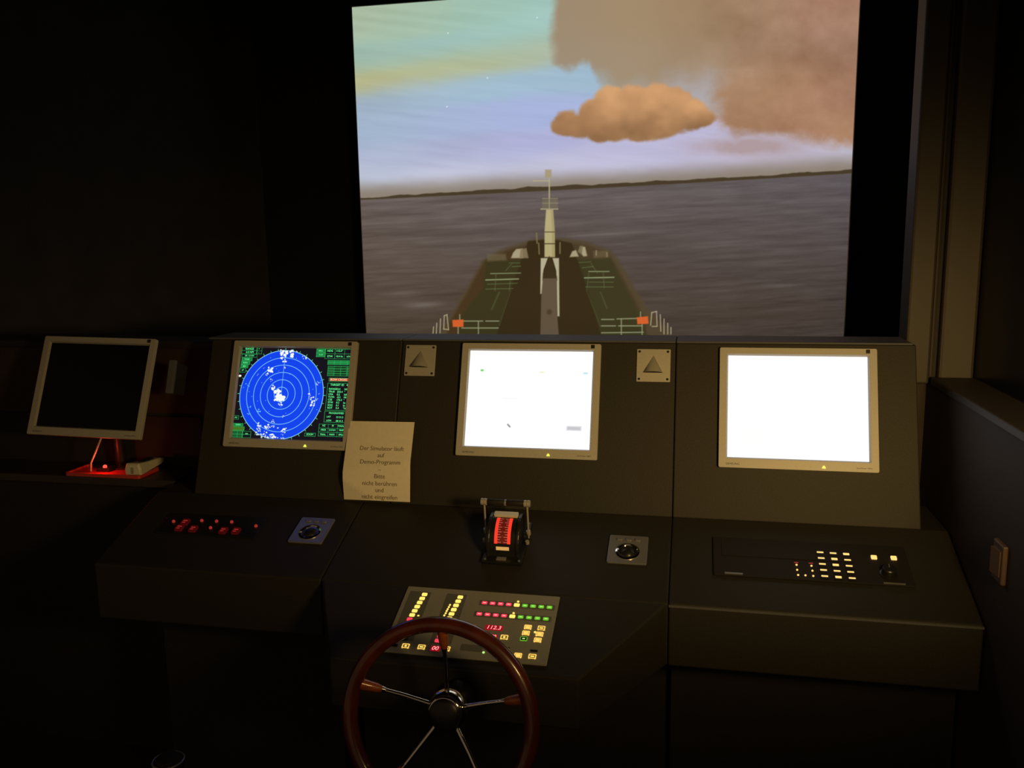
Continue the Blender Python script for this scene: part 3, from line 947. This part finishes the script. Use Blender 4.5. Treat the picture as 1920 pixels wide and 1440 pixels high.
# small red lamp on the shelf
rl = thing('indicator_lamp', 'small glowing red lamp on the shelf beneath the black monitor', 'lamp', Matrix.Translation((-1.790, 2.275, SHZ + 0.005)))
MB().box(-0.022, 0.022, -0.008, 0.024, 0.0, 0.012).build('lamp_body', M['black'], rl, bevel=0.003)
MB().lathe([(0.006, 0.0), (0.006, 0.004), (0.004, 0.007), (0.0015, 0.008)], 16, 0.0, 0.004, 0.012).build('lens', M['e_redlamp'], rl, smooth=True)
ll = bpy.data.lights.new('indicator_lamp_light', 'POINT')
ll.color = (1.0, 0.05, 0.02)
ll.energy = 0.15
ll.shadow_soft_size = 0.006
llo = bpy.data.objects.new('indicator_lamp_light', ll)
COL.objects.link(llo)
llo.location = (-1.775, 2.245, SHZ + 0.045)

# grey strip fixed beside the left console end
st = thing('mounting_strip', 'short grey vertical strip between the black monitor and the radar console', 'strip', pan_frame(-1.49, 0.055, 0.0))
MB().rounded(-0.011, 0.011, -0.050, 0.050, 0.0, 0.010, 0.004).build('strip_body', M['grey_screenlit'], st, bevel=0.0015)
MB().box(-0.006, 0.006, -0.045, 0.045, -0.060, 0.0).build('bracket', M['kick'], st)

# ------------------------------------------------------------------ square plates with cone hoods
def hood_plate(label, q):
    c = centre(q)
    t = thing('hood_plate', label, 'plate', pan_frame(*c, 0.0), 'square plates with triangular hoods')
    s = 0.0435
    MB().rounded(-s, s, -s, s, 0.0, 0.004, 0.002, 2).build('plate', M['plate'], t, bevel=0.0008)
    # half cone: apex on top, open mouth at the bottom
    n, apex, ym, rw, rh = 14, (0.0, 0.026, 0.0045), -0.020, 0.025, 0.022
    arc = [(rw * math.cos(math.pi * k / n), ym, 0.004 + rh * math.sin(math.pi * k / n)) for k in range(n + 1)]
    MB().add([apex] + arc, [(0, k + 1, k + 2) for k in range(n)]).build('hood', M['plate'], t, smooth=True)
    MB().add([(0, ym + 0.0004, 0.0042)] + [(x * .93, ym + 0.0004, z * .95) for x, _, z in arc], [(0, k + 2, k + 1) for k in range(n)]).build('hood_opening', M['blackmat'], t)
    for sx_ in (-1, 1):
        for sy_ in (-1, 1):
            MB().lathe([(0.0032, 0.0), (0.0032, 0.0012), (0.0022, 0.0018), (0.0004, 0.0018)], 12, sx_ * 0.0365, sy_ * 0.0365, 0.004).build('screw', M['rubber'], t)
    return t


hood_plate('square plate with triangular hood between the radar and the middle monitor', [(760, 647), (820, 649), (816, 706), (758, 703)])
hood_plate('square plate with triangular hood between the middle and the right monitor', [(1195, 655), (1259, 656), (1256, 717), (1192, 715)])

# ------------------------------------------------------------------ paper notice
A = hit(706, 938, PAN_O + PAN_N * 0.012, PAN_N)
base_v = (A - PAN_O).dot(PAN_U)
pn = thing('paper_notice', 'yellowish laminated German notice leaning on the panel beside the radar monitor', 'notice',
           pan_frame(A[0] - 0.0015, base_v - 0.001, 0.012) @ Matrix.Rotation(math.radians(0.2), 4, 'Z'))
W_, H_ = 0.1915, 0.214
xs = np.linspace(-W_ / 2, W_ / 2, 21)
ys = np.linspace(0, H_, 25)


def pz(x, y):                     # creased sleeve: lower third kinks towards the light
    y0 = 0.088 + 0.030 * (x / W_)
    z = math.tan(math.radians(12)) * min(y, y0) - math.tan(math.radians(6)) * max(0.0, y - y0)
    q_ = 0.052 - (x + W_ / 2) * 0.60
    z -= 0.20 * max(0.0, q_ - y)
    return z


vs = [(x, y, pz(x, y) + o_) for o_ in (0.0, -0.0012) for y in ys for x in xs]
nx_, ny_ = 21, 25
fs = []
for j in range(ny_ - 1):
    for i in range(nx_ - 1):
        k = j * nx_ + i
        fs.append((k, k + 1, k + 1 + nx_, k + nx_))
        k2 = k + nx_ * ny_
        fs.append((k2, k2 + nx_, k2 + 1 + nx_, k2 + 1))
per = [i for i in range(nx_)] + [j * nx_ + nx_ - 1 for j in range(1, ny_)] + [(ny_ - 1) * nx_ + i for i in range(nx_ - 2, -1, -1)] + [j * nx_ for j in range(ny_ - 2, 0, -1)]
for i in range(len(per)):
    a_, b2 = per[i], per[(i + 1) % len(per)]
    fs.append((b2, a_, a_ + nx_ * ny_, b2 + nx_ * ny_))
MB().add(vs, fs).build('sheet', M['paper'], pn, smooth=False)
for s_, yy, sz in [('Der Simulator läuft', 0.139, 0.0165), ('auf', 0.1205, 0.0165), ('Demo-Programm', 0.102, 0.0165), ('–', 0.082, 0.0165), ('Bitte', 0.064, 0.0165), ('nicht berühren', 0.045, 0.0165), ('und', 0.0275, 0.0165), ('nicht eingreifen', 0.0095, 0.0165)]:
    t_ = text(s_, 0.010, yy, 0.0, sz, M['ink'], pn, 'lettering')
    for v in t_.data.vertices:
        v.co.z = pz(v.co.x + 0.010, v.co.y + yy) + 0.0007

# ------------------------------------------------------------------ trackballs
def trackball(label, q):
    us = [dsk(*a) for a in q]
    cu, cv = sum(a[0] for a in us) / 4, sum(a[1] for a in us) / 4
    t = thing('trackball_unit', label, 'trackball', dsk_frame(cu, cv, 0.0), 'square trackball units')
    s, sv = 0.047, 0.050
    MB().rounded(-s, s, -sv, sv, 0.0, 0.005, 0.004, 3).build('plate', M['alu'], t, bevel=0.001)
    MB().lathe([(0.029, 0.0), (0.029, 0.0018), (0.0245, 0.003), (0.0225, 0.0012), (0.0225, 0.0)], 36, 0.0, -0.010, 0.005).build('ring', M['chrome'], t, smooth=True)
    prof = [(0.0215 * math.cos(a), 0.0215 * math.sin(a)) for a in np.linspace(-0.2, math.pi / 2 - 0.02, 12)]
    MB().lathe(prof, 28, 0.0, -0.010, -0.0085).build('ball', M['black'], t, smooth=True)
    for k in (-1, 0, 1):
        MB().rounded(k * 0.022 - 0.007, k * 0.022 + 0.007, 0.029, 0.038, 0.005, 0.0085, 0.003, 3).build('button', M['alu'], t, bevel=0.001)
    return t


trackball('grey trackball unit to the right of the engine telegraph', [(1144, 1007), (1217, 1008), (1211.5, 1060.4), (1137, 1056.4)])
trackball('bluish trackball unit beside the red-lit button panel on the left desk', [(569, 974), (628, 978), (599, 1021), (543, 1013)])

# ------------------------------------------------------------------ red-lit button panel
us = [dsk(*a) for a in [(315, 965), (500, 976), (478, 1006), (297, 1000)]]
bu, bv = sum(a[0] for a in us) / 4, sum(a[1] for a in us) / 4
bp_ = thing('button_panel', 'black button panel with small red lights on the left desk', 'control panel', dsk_frame(bu, bv, 0.0))
MB().rounded(-0.145, 0.145, -0.042, 0.042, 0.0, 0.004, 0.003, 2).build('plate', M['black'], bp_, bevel=0.001)


def loc6(cx, cy, h):
    a = dsk(280 + cx / 5.053, 930 + cy / 5.053, h)
    return a[0] - bu, a[1] - bv


lampm = MB().lathe([(0.0042, 0.0), (0.0042, 0.003), (0.0033, 0.005), (0.001, 0.006)], 14).mesh('lamp')
lampm.materials.append(M['e_reddim'])
keym = MB().rounded(-0.010, 0.010, -0.011, 0.011, 0.0, 0.006, 0.002, 2).mesh('key')
keym.materials.append(M['e_reddark'])
legm = MB().box(-0.006, 0.006, 0.001, 0.0045, 0.006, 0.0064).box(-0.006, 0.003, -0.006, -0.003, 0.006, 0.0064).mesh('key_legend')
legm.materials.append(M['e_reddim'])
for cx, cy in [(230, 240), (497, 232), (637, 238), (780, 245), (580, 300), (1010, 283)]:
    x, y = loc6(cx, cy, 0.006)
    obj('lamp', lampm, None, bp_, at=(x, y, 0.004))
for cx, cy in [(340, 245), (285, 298), (415, 308), (700, 325), (820, 328)]:
    x, y = loc6(cx, cy, 0.008)
    k = obj('key', keym, None, bp_, at=(x, y, 0.004))
    obj('key_legend', legm, None, k)

# ------------------------------------------------------------------ engine telegraph
TU, TV = -0.438, -0.128
te = thing('engine_telegraph', 'black engine telegraph with chrome lever arms and a red-lit scale', 'telegraph', dsk_frame(TU, TV, 0.0))
MB().rounded(-0.050, 0.050, -0.088, 0.070, 0.0, 0.010, 0.004, 3).build('base_plate', M['black'], te, bevel=0.002)
# housing: side cheeks with a round front
def cheek_profile(rz, off):
    return [(-0.066 - off, 0.010)] + [(-0.005 + (0.058 + off) * math.cos(a), 0.018 + (0.058 + off) * math.sin(a)) for a in np.linspace(math.pi, math.radians(62), 14)] + [(0.045, 0.050), (0.050, 0.010)]
for s_ in (-1, 1):
    MB().prism_x(cheek_profile(0, 0.004)[::-1], s_ * 0.036 - 0.004, s_ * 0.036 + 0.004).build('side_cheek', M['black'], te, bevel=0.0015)
MB().prism_x(cheek_profile(0, 0.0)[::-1], -0.032, 0.032).build('drum', M['black'], te, smooth=True)


def drum_pt(a, r_): return (-0.005 + r_ * math.cos(a), 0.018 + r_ * math.sin(a))


def drum_patch(name, x0, x1, a0, a1, r_, m, seg=12):
    aa = np.linspace(math.radians(a0), math.radians(a1), seg)
    vs = []
    for a in aa:
        y, z = drum_pt(a, r_)
        vs += [(x0, y, z), (x1, y, z)]
    return MB().add(vs, [(2 * i, 2 * i + 1, 2 * i + 3, 2 * i + 2) for i in range(seg - 1)]).build(name, m, te)


drum_patch('scale_band', -0.0125, 0.0115, 156, 88, 0.0584, M['e_scaledark'])
drum_patch('lit_edge', -0.0205, -0.0125, 156, 88, 0.0586, M['e_scale'])
drum_patch('lit_edge', 0.0115, 0.0195, 156, 88, 0.0586, M['e_scale'])
for k in range(11):
    a0 = 153 - k * 6.0
    ln = 0.006 if k % 2 else 0.009
    drum_patch('scale_mark', -0.0125, -0.0125 + ln, a0, a0 - 1.6, 0.0588, M['e_mark'], 2)
    drum_patch('scale_mark', 0.0115 - ln, 0.0115, a0, a0 - 1.6, 0.0588, M['e_mark'], 2)
for k, s_ in enumerate('10 8 6 4 2 0'.split()):
    a = math.radians(150 - k * 11.5)
    y, z = drum_pt(a, 0.0589)
    tt = text(s_, 0, 0, 0, 0.0075, M['e_scaleink'], te, 'scale_figure')
    tt.matrix_local = Matrix.Translation((-0.0005, y, z)) @ Matrix.Rotation(a - math.pi / 2, 4, 'X')
# white cap bar on the crown of the drum
y, z = drum_pt(math.radians(82), 0.064)
MB().rounded(-0.030, 0.030, y - 0.004, y + 0.012, z - 0.006, z + 0.001, 0.003, 3).build('cap_bar', M['white'], te, bevel=0.001)
drum_patch('lit_label', -0.016, 0.016, 172, 163, 0.0592, M['e_label'], 4)
MB().box(-0.014, 0.010, -0.082, -0.070, 0.010, 0.0115).build('name_plate', M['alu'], te)
# lever arms and roller handle
for s_ in (-1, 1):
    MB().lathe([(0.011, -0.004), (0.011, 0.004), (0.006, 0.006), (0.001, 0.006)], 16).build('pivot_boss', M['black'], te, smooth=True).matrix_local = Matrix.Translation((s_ * 0.047, -0.005, 0.024)) @ Matrix.Rotation(s_ * math.pi / 2, 4, 'Y')
    MB().tube([(s_ * 0.0535, -0.005, 0.020), (s_ * 0.0535, 0.012, 0.108)], 0.0025, 10).build('lever_arm', M['satin'], te, smooth=True)
    MB().lathe([(0.0055, -0.006), (0.0062, 0.0), (0.0055, 0.006)], 12).build('clamp_nut', M['satin'], te, smooth=True).location = (s_ * 0.0535, -0.002, 0.034)
    MB().lathe([(0.005, -0.004), (0.005, 0.004)], 12).build('stop_nut', M['satin'], te, smooth=True).location = (s_ * 0.0535, -0.024, 0.022)
    e_ = MB().lathe([(0.0070, -0.008), (0.0085, -0.007), (0.0085, -0.001), (0.0070, 0.0), (0.0085, 0.001), (0.0085, 0.007), (0.0070, 0.008)], 20).build('end_cap', M['satin'], te, smooth=True)
    e_.matrix_local = Matrix.Translation((s_ * 0.0535, 0.012, 0.112)) @ Matrix.Rotation(math.pi / 2, 4, 'Y')
    h_ = MB().lathe([(0.0068, -0.0205), (0.0080, -0.018), (0.0080, 0.018), (0.0068, 0.0205)], 20).build('grip', M['rubber'], te, smooth=True)
    h_.matrix_local = Matrix.Translation((s_ * 0.0245, 0.012, 0.112)) @ Matrix.Rotation(math.pi / 2, 4, 'Y')
h_ = MB().lathe([(0.0075, -0.0025), (0.008, 0.0), (0.0075, 0.0025)], 20).build('grip_ring', M['alu'], te, smooth=True)
h_.matrix_local = Matrix.Translation((0, 0.012, 0.112)) @ Matrix.Rotation(math.pi / 2, 4, 'Y')
for s_ in (-1, 1):
    for y_ in (-0.080, 0.062):
        MB().lathe([(0.003, 0), (0.003, 0.0015), (0.001, 0.002)], 10, s_ * 0.042, y_, 0.010).build('screw', M['alu'], te)

# ------------------------------------------------------------------ helm control panel with lit keys
CU, CV = -0.4625, -0.4115
cp = thing('helm_control_panel', 'sloping grey control panel with yellow, red and green lit keys behind the wheel', 'control panel', dsk_frame(CU, CV, 0.0))
MB().rounded(-0.180, 0.180, -0.1005, 0.1005, 0.0, 0.004, 0.002, 2).build('plate', M['cpanel'], cp, bevel=0.001)
PZ = 0.004


def c8(cx, cy):
    a = dsk(700 + cx / 8.472, 1090 + cy / 8.472, PZ)
    return a[0] - CU, a[1] - CV


def c7(cx, cy):
    a = dsk(860 + cx / 8.471, 1090 + cy / 8.471, PZ)
    return a[0] - CU, a[1] - CV


def kmesh(name, mb, m):
    me = mb.mesh(name)
    me.materials.append(m)
    return me


cap = lambda w, h, z=0.0012: MB().rounded(-w / 2, w / 2, -h / 2, h / 2, 0, z, min(w, h) * .25, 3)
k_y = kmesh('key', cap(0.0125, 0.0098), M['e_yellow'])
k_r = kmesh('key', cap(0.0125, 0.0098), M['e_red'])
k_r2 = kmesh('key', cap(0.0125, 0.0090), M['e_red'])
k_g2 = kmesh('key', cap(0.0125, 0.0090), M['e_green'])
k_y2 = kmesh('key', cap(0.0130, 0.0100), M['e_yellow'])
kl_r = kmesh('key_legend', MB().box(-0.0032, 0.0032, -0.0010, 0.0010, 0.0012, 0.0014), M['e_redhot'])
kl_g = kmesh('key_legend', MB().box(-0.0032, 0.0032, -0.0010, 0.0010, 0.0012, 0.0014), M['e_greenhot'])
k_ringbase = kmesh('key', cap(0.0165, 0.0125), M['e_cap'])
k_darkbase = kmesh('key', cap(0.0150, 0.0110), M['rubber'])
k_ring = kmesh('key_ring', MB().ring(rrect(-.0082, .0082, -.0062, .0062, .002, 3), rrect(-.0062, .0062, -.0044, .0044, .0012, 3), 0.0, 0.0016), M['e_ring'])
k_ringd = kmesh('key_ring', MB().ring(rrect(-.0076, .0076, -.0056, .0056, .002, 3), rrect(-.0066, .0066, -.0046, .0046, .0012, 3), 0.0, 0.0014), M['e_green'])
k_dot = kmesh('key_legend', MB().lathe([(0.0026, 0.0012), (0.0026, 0.0015)], 10), M['e_yellow'])
k_bar = kmesh('key_legend', MB().box(-0.0040, 0.0040, -0.0016, 0.0016, 0.0012, 0.0015), M['e_yellow'])
k_wide = kmesh('key_legend', MB().box(-0.0052, 0.0052, -0.0034, 0.0034, 0.0012, 0.0015), M['e_ring'])
k_gbar = kmesh('key_legend', MB().box(-0.0030, 0.0030, -0.0012, 0.0012, 0.0012, 0.0015), M['e_greenhot'])
k_led = kmesh('indicator', MB().lathe([(0.0026, 0.0), (0.0026, 0.0012), (0.001, 0.0018)], 10), M['e_yellow'])
k_sl = kmesh('indicator', MB().rounded(-0.0020, 0.0020, -0.0024, 0.0024, 0, 0.001, 0.0008, 2), M['e_yellow'])
k_slr = kmesh('indicator', MB().rounded(-0.0024, 0.0024, -0.0018, 0.0018, 0, 0.001, 0.0008, 2), M['e_redhot'])


def column(n_y, n_r, p0, p1, n_step):
    a, b = c8(*p0), c8(*p1)
    dx, dy = (b[0] - a[0]) / n_step, (b[1] - a[1]) / n_step
    x0, y0 = a
    MB().rounded(min(x0, x0 + dx * (n_y + n_r)) - 0.014, max(x0, x0 + dx * (n_y + n_r)) + 0.014, y0 + dy * (n_y + n_r - 0.4), y0 + 0.009, 0, PZ + 0.0004, 0.002, 2).build('key_strip', M['strip'], cp)
    for k in range(n_y + n_r):
        obj('key', k_y if k < n_y else k_r, None, cp, at=(x0 + dx * k, y0 + dy * k, PZ))
    return x0, y0, dx, dy


x0, y0, dx, dy = column(6, 5, (815, 212), (617, 538), 5)
x0b, y0b, dxb, dyb = column(8, 3, (1382, 255), (1207, 590), 5)
x, y = c8(715, 548)
obj('indicator', k_slr.copy(), None, cp, at=(x, y, PZ)).data.materials[0] = M['e_yellow']
for cx, cy in [(1218, 378), (1200, 412), (1182, 445), (1165, 475), (1150, 510), (1128, 545)]:
    x, y = c8(cx, cy)
    obj('indicator', k_sl, None, cp, at=(x, y, PZ))
x, y = c8(1110, 578)
obj('indicator', k_slr, None, cp, at=(x, y, PZ))


def ring_key(xy, leg, base=k_ringbase, ring=k_ring):
    k = obj('key', base, None, cp, at=(xy[0], xy[1], PZ))
    obj('key_ring', ring, None, k)
    obj('key_legend', leg, None, k)


ring_key(c8(515, 1030), k_dot)
ring_key(c8(767, 1048), k_bar)
ring_key(c8(1160, 1075), k_bar)
for row, (st_, en_, ye, dot) in enumerate([((412, 343), (1443, 417), 925, (945, 325)), ((328, 520), (1385, 600), 855, (873, 508))]):
    a, b = c7(*st_), c7(*en_)
    MB().rounded(a[0] - 0.012, b[0] + 0.012, min(a[1], b[1]) - 0.008, max(a[1], b[1]) + 0.008, 0, PZ + 0.0004, 0.002, 2).build('key_strip', M['strip'], cp)
    for k in range(9):
        x, y = a[0] + (b[0] - a[0]) * k / 8, a[1] + (b[1] - a[1]) * k / 8
        o_ = obj('key', k_r2 if k < 4 else (k_y2 if k == 4 else k_g2), None, cp, at=(x, y, PZ))
        if k != 4:
            obj('key_legend', kl_r if k < 4 else kl_g, None, o_)
    x, y = c7(*dot)
    obj('indicator', k_led, None, cp, at=(x, y, PZ))
# red seven-segment displays
def display(s_, xy, w, h, size):
    d_ = MB().rounded(xy[0] - w / 2, xy[0] + w / 2, xy[1] - h / 2, xy[1] + h / 2, 0, PZ + 0.0006, 0.002, 2).build('display', M['e_redback'], cp)
    text(s_, xy[0], xy[1], PZ + 0.0009, size, M['e_redhot'], d_, 'digits', shear=0.18)


display('112.3', c7(562, 740), 0.040, 0.0150, 0.0150)
display('70', c7(545, 882), 0.020, 0.0140, 0.0140)
display('00', c8(985, 1068), 0.021, 0.0150, 0.0150)
ring_key(c7(725, 892), k_dot)
ring_key(c7(1100, 732), k_wide)
ring_key(c7(1315, 748), k_bar)
ring_key(c7(1068, 825), k_wide)
ring_key(c7(1285, 843), k_wide)
ring_key(c7(1033, 915), k_gbar, k_darkbase, k_ringd)
ring_key(c7(1255, 937), k_wide)
ring_key(c7(943, 1180), k_wide)
ring_key(c7(1170, 1197), k_bar)
x, y = c7(1213, 810)
obj('indicator', k_led, None, cp, at=(x, y, PZ))
x, y = c7(395, 1132)
obj('indicator', k_led.copy(), None, cp, at=(x, y, PZ)).data.materials[0] = M['e_greenhot']
for (xy, w, h) in ((c7(1195, 1105), 0.016, 0.006), (c7(760, 1062), 0.014, 0.006), (c8(310, 1012), 0.022, 0.008), (c8(500, 915), 0.014, 0.010)):
    MB().rounded(xy[0] - w / 2, xy[0] + w / 2, xy[1] - h / 2, xy[1] + h / 2, 0, PZ + 0.0004, 0.001, 2).build('caption_plate', M['rubber'], cp)
xy = c8(1560, 1060)
MB().rounded(xy[0] - 0.024, xy[0] + 0.024, xy[1] - 0.009, xy[1] + 0.009, 0, PZ + 0.0005, 0.002, 2).build('unlit_display', M['strip'], cp)

# ------------------------------------------------------------------ keypad unit on the right desk
KU, KV = 0.272, -0.139
kp = thing('keypad_unit', 'long dark keypad unit with orange-lit keys and a knob on the right desk', 'control panel', dsk_frame(KU, KV, 0.0))
MB().rounded(-0.215, 0.215, -0.066, 0.066, 0.0, 0.006, 0.003, 3).build('plate', M['rubber'], kp, bevel=0.0015)
MB().box(-0.195, 0.10, 0.0, 0.045, 0.006, 0.0075).build('blank_display', M['rubber'], kp)


def k7(cx, cy):
    a = dsk(1300 + cx / 4.364, 980 + cy / 4.364, 0.008)
    return a[0] - KU, a[1] - KV


kb = kmesh('key', MB().rounded(-.0082, .0082, -.0062, .0062, 0, .003, .002, 3), M['black'])
kl = kmesh('key_legend', MB().rounded(-.0072, .0072, -.0022, .0022, .003, .0034, .001, 2), M['e_orangeline'])
kl2 = kmesh('key_legend', MB().rounded(-.0066, .0066, -.0034, .0034, .003, .0034, .001, 2), M['e_orangeline'])
ks = kmesh('indicator', MB().lathe([(.0022, 0), (.0022, .002), (.001, .003)], 8), M['e_orangeline'])
kq = kmesh('lamp', MB().rounded(-.0062, .0062, -.0058, .0058, 0, .003, .0015, 3), M['e_orangeline'])
a, b, c_ = k7(1037, 245), k7(1250, 260), k7(1300, 457)
a2 = k7(1075, 440)
rs2 = random.Random(7)
for i in range(5):
    for j in range(3):
        t1, t2 = i / 4, j / 2
        L0 = (a[0] + (a2[0] - a[0]) * t1, a[1] + (a2[1] - a[1]) * t1)
        R0 = (b[0] + (c_[0] - b[0]) * t1, b[1] + (c_[1] - b[1]) * t1)
        k = obj('key', kb, None, kp, at=(L0[0] + (R0[0] - L0[0]) * t2, L0[1] + (R0[1] - L0[1]) * t2, 0.006))
        obj('key_legend', kl if rs2.random() < .5 else kl2, None, k)
for cx, cy in [(845, 342), (850, 383), (858, 425), (918, 428), (982, 433), (967, 350), (975, 390)]:
    x, y = k7(cx, cy)
    obj('indicator', ks, None, kp, at=(x, y, 0.006))
for cx, cy in [(842, 322), (962, 328)]:
    x, y = k7(cx, cy)
    MB().box(x - .0045, x + .0045, y - .0012, y + .0012, 0.006, 0.007).build('indicator_bar', M['e_reddim'], kp)
for cx, cy in [(1478, 282), (1640, 288)]:
    x, y = k7(cx, cy)
    obj('lamp', kq, None, kp, at=(x, y, 0.006))
x, y = k7(1598, 420)
kn = MB().lathe([(0.019, 0.0), (0.019, 0.003), (0.0155, 0.004), (0.0145, 0.018), (0.0125, 0.020), (0.001, 0.020)], 28).build('knob', M['black'], kp, smooth=True, at=(x, y, 0.006))
MB().box(-0.001, 0.001, 0.002, 0.0125, 0.0200, 0.0206).build('pointer', M['alu'], kn)
MB().box(-0.190, -0.150, -0.064, -0.060, 0.006, 0.0085).build('edge_highlight', M['alu'], kp)  # pale bars put in for the highlight along the plate edge
MB().box(0.150, 0.195, -0.064, -0.061, 0.006, 0.0080).build('edge_highlight', M['alu'], kp)

# ------------------------------------------------------------------ steering wheel
WE = math.radians(12)
ax_n = Vector((0, -math.cos(WE), math.sin(WE)))              # towards the helmsman
ax_u = Vector((0, math.sin(WE), math.cos(WE)))
wc = Vector((-0.461, 1.446, 0.716))
wm = Matrix(((1, ax_u.x, ax_n.x, wc.x), (0, ax_u.y, ax_n.y, wc.y), (0, ax_u.z, ax_n.z, wc.z), (0, 0, 0, 1)))
wh_ = thing('steering_wheel', 'round dark red wooden steering wheel with five chrome spokes', 'steering wheel', wm)
Rm, rt, DZ = 0.181, 0.0150, -0.054
loops = []
N = 96
for i in range(N):
    a = 2 * math.pi * i / N
    loops.append([((Rm + rt * math.cos(b)) * math.cos(a), (Rm + rt * math.cos(b)) * math.sin(a), 1.15 * rt * math.sin(b)) for b in [2 * math.pi * k / 18 for k in range(18)]])
loops.append(loops[0])
MB().loft(loops, caps=False).build('rim', M['wood'], wh_, smooth=True)
for k in range(5):
    a = math.radians(90 + 72 * k)
    ca, sa = math.cos(a), math.sin(a)
    P = lambda r_, z_: (r_ * ca, r_ * sa, z_)
    sp = MB().tube([P(0.030, DZ), P(0.09, DZ + 0.016), P(0.145, DZ + 0.038)], [0.0052, 0.0046, 0.0042], 14).build('spoke', M['chrome'], wh_, smooth=True)
    MB().tube([P(0.130, DZ + 0.032), P(0.140, DZ + 0.036), P(0.158, -0.010), P(0.176, -0.002)], [0.0060, 0.0088, 0.0105, 0.0118], 16).build('spoke_sleeve', M['woodlite'], wh_, smooth=True)
    MB().tube([P(0.125, DZ + 0.030), P(0.132, DZ + 0.0328)], [0.0056, 0.0066], 14).build('ferrule', M['chrome'], sp, smooth=True)
MB().lathe([(0.020, DZ - 0.030), (0.040, DZ - 0.016), (0.042, DZ - 0.004), (0.039, DZ + 0.010), (0.034, DZ + 0.018), (0.029, DZ + 0.021)], 40).build('hub', M['chrome'], wh_, smooth=True)
MB().lathe([(0.030, DZ + 0.019), (0.030, DZ + 0.024), (0.026, DZ + 0.028), (0.012, DZ + 0.0305), (0.001, DZ + 0.031)], 36).build('hub_cap', M['black'], wh_, smooth=True)
MB().lathe([(0.018, -0.150), (0.018, DZ - 0.028)], 24).build('shaft', M['black'], wh_, smooth=True)
MB().lathe([(0.036, -0.162), (0.036, -0.135), (0.022, -0.115), (0.018, -0.112)], 28).build('shaft_collar', M['black'], wh_, smooth=True)

# ------------------------------------------------------------------ dim stand with a ringed chrome knob, lower left
kx = thing('ringed_stand', 'barely visible dark stand with faint chrome glints at the lower left', 'stand', Matrix.Translation((-1.02, 1.40, 0.0)))
MB().lathe([(0.16, 0.0), (0.16, 0.012), (0.03, 0.03), (0.022, 0.05), (0.022, 0.56), (0.030, 0.575), (0.030, 0.585)], 28).build('pillar', M['black'], kx, smooth=True)
rl_ = []
for i in range(40):
    a = 2 * math.pi * i / 40
    rl_.append([((0.030 + 0.0022 * math.cos(b)) * math.cos(a), (0.030 + 0.0022 * math.cos(b)) * math.sin(a), 0.595 + 0.0022 * math.sin(b)) for b in [2 * math.pi * k / 8 for k in range(8)]])
rl_.append(rl_[0])
MB().loft(rl_, caps=False).build('ring', M['alu'], kx, smooth=True)
MB().lathe([(0.026, 0.585), (0.028, 0.592), (0.022, 0.602), (0.010, 0.606), (0.001, 0.607)], 24).build('cap', M['rubber'], kx, smooth=True)
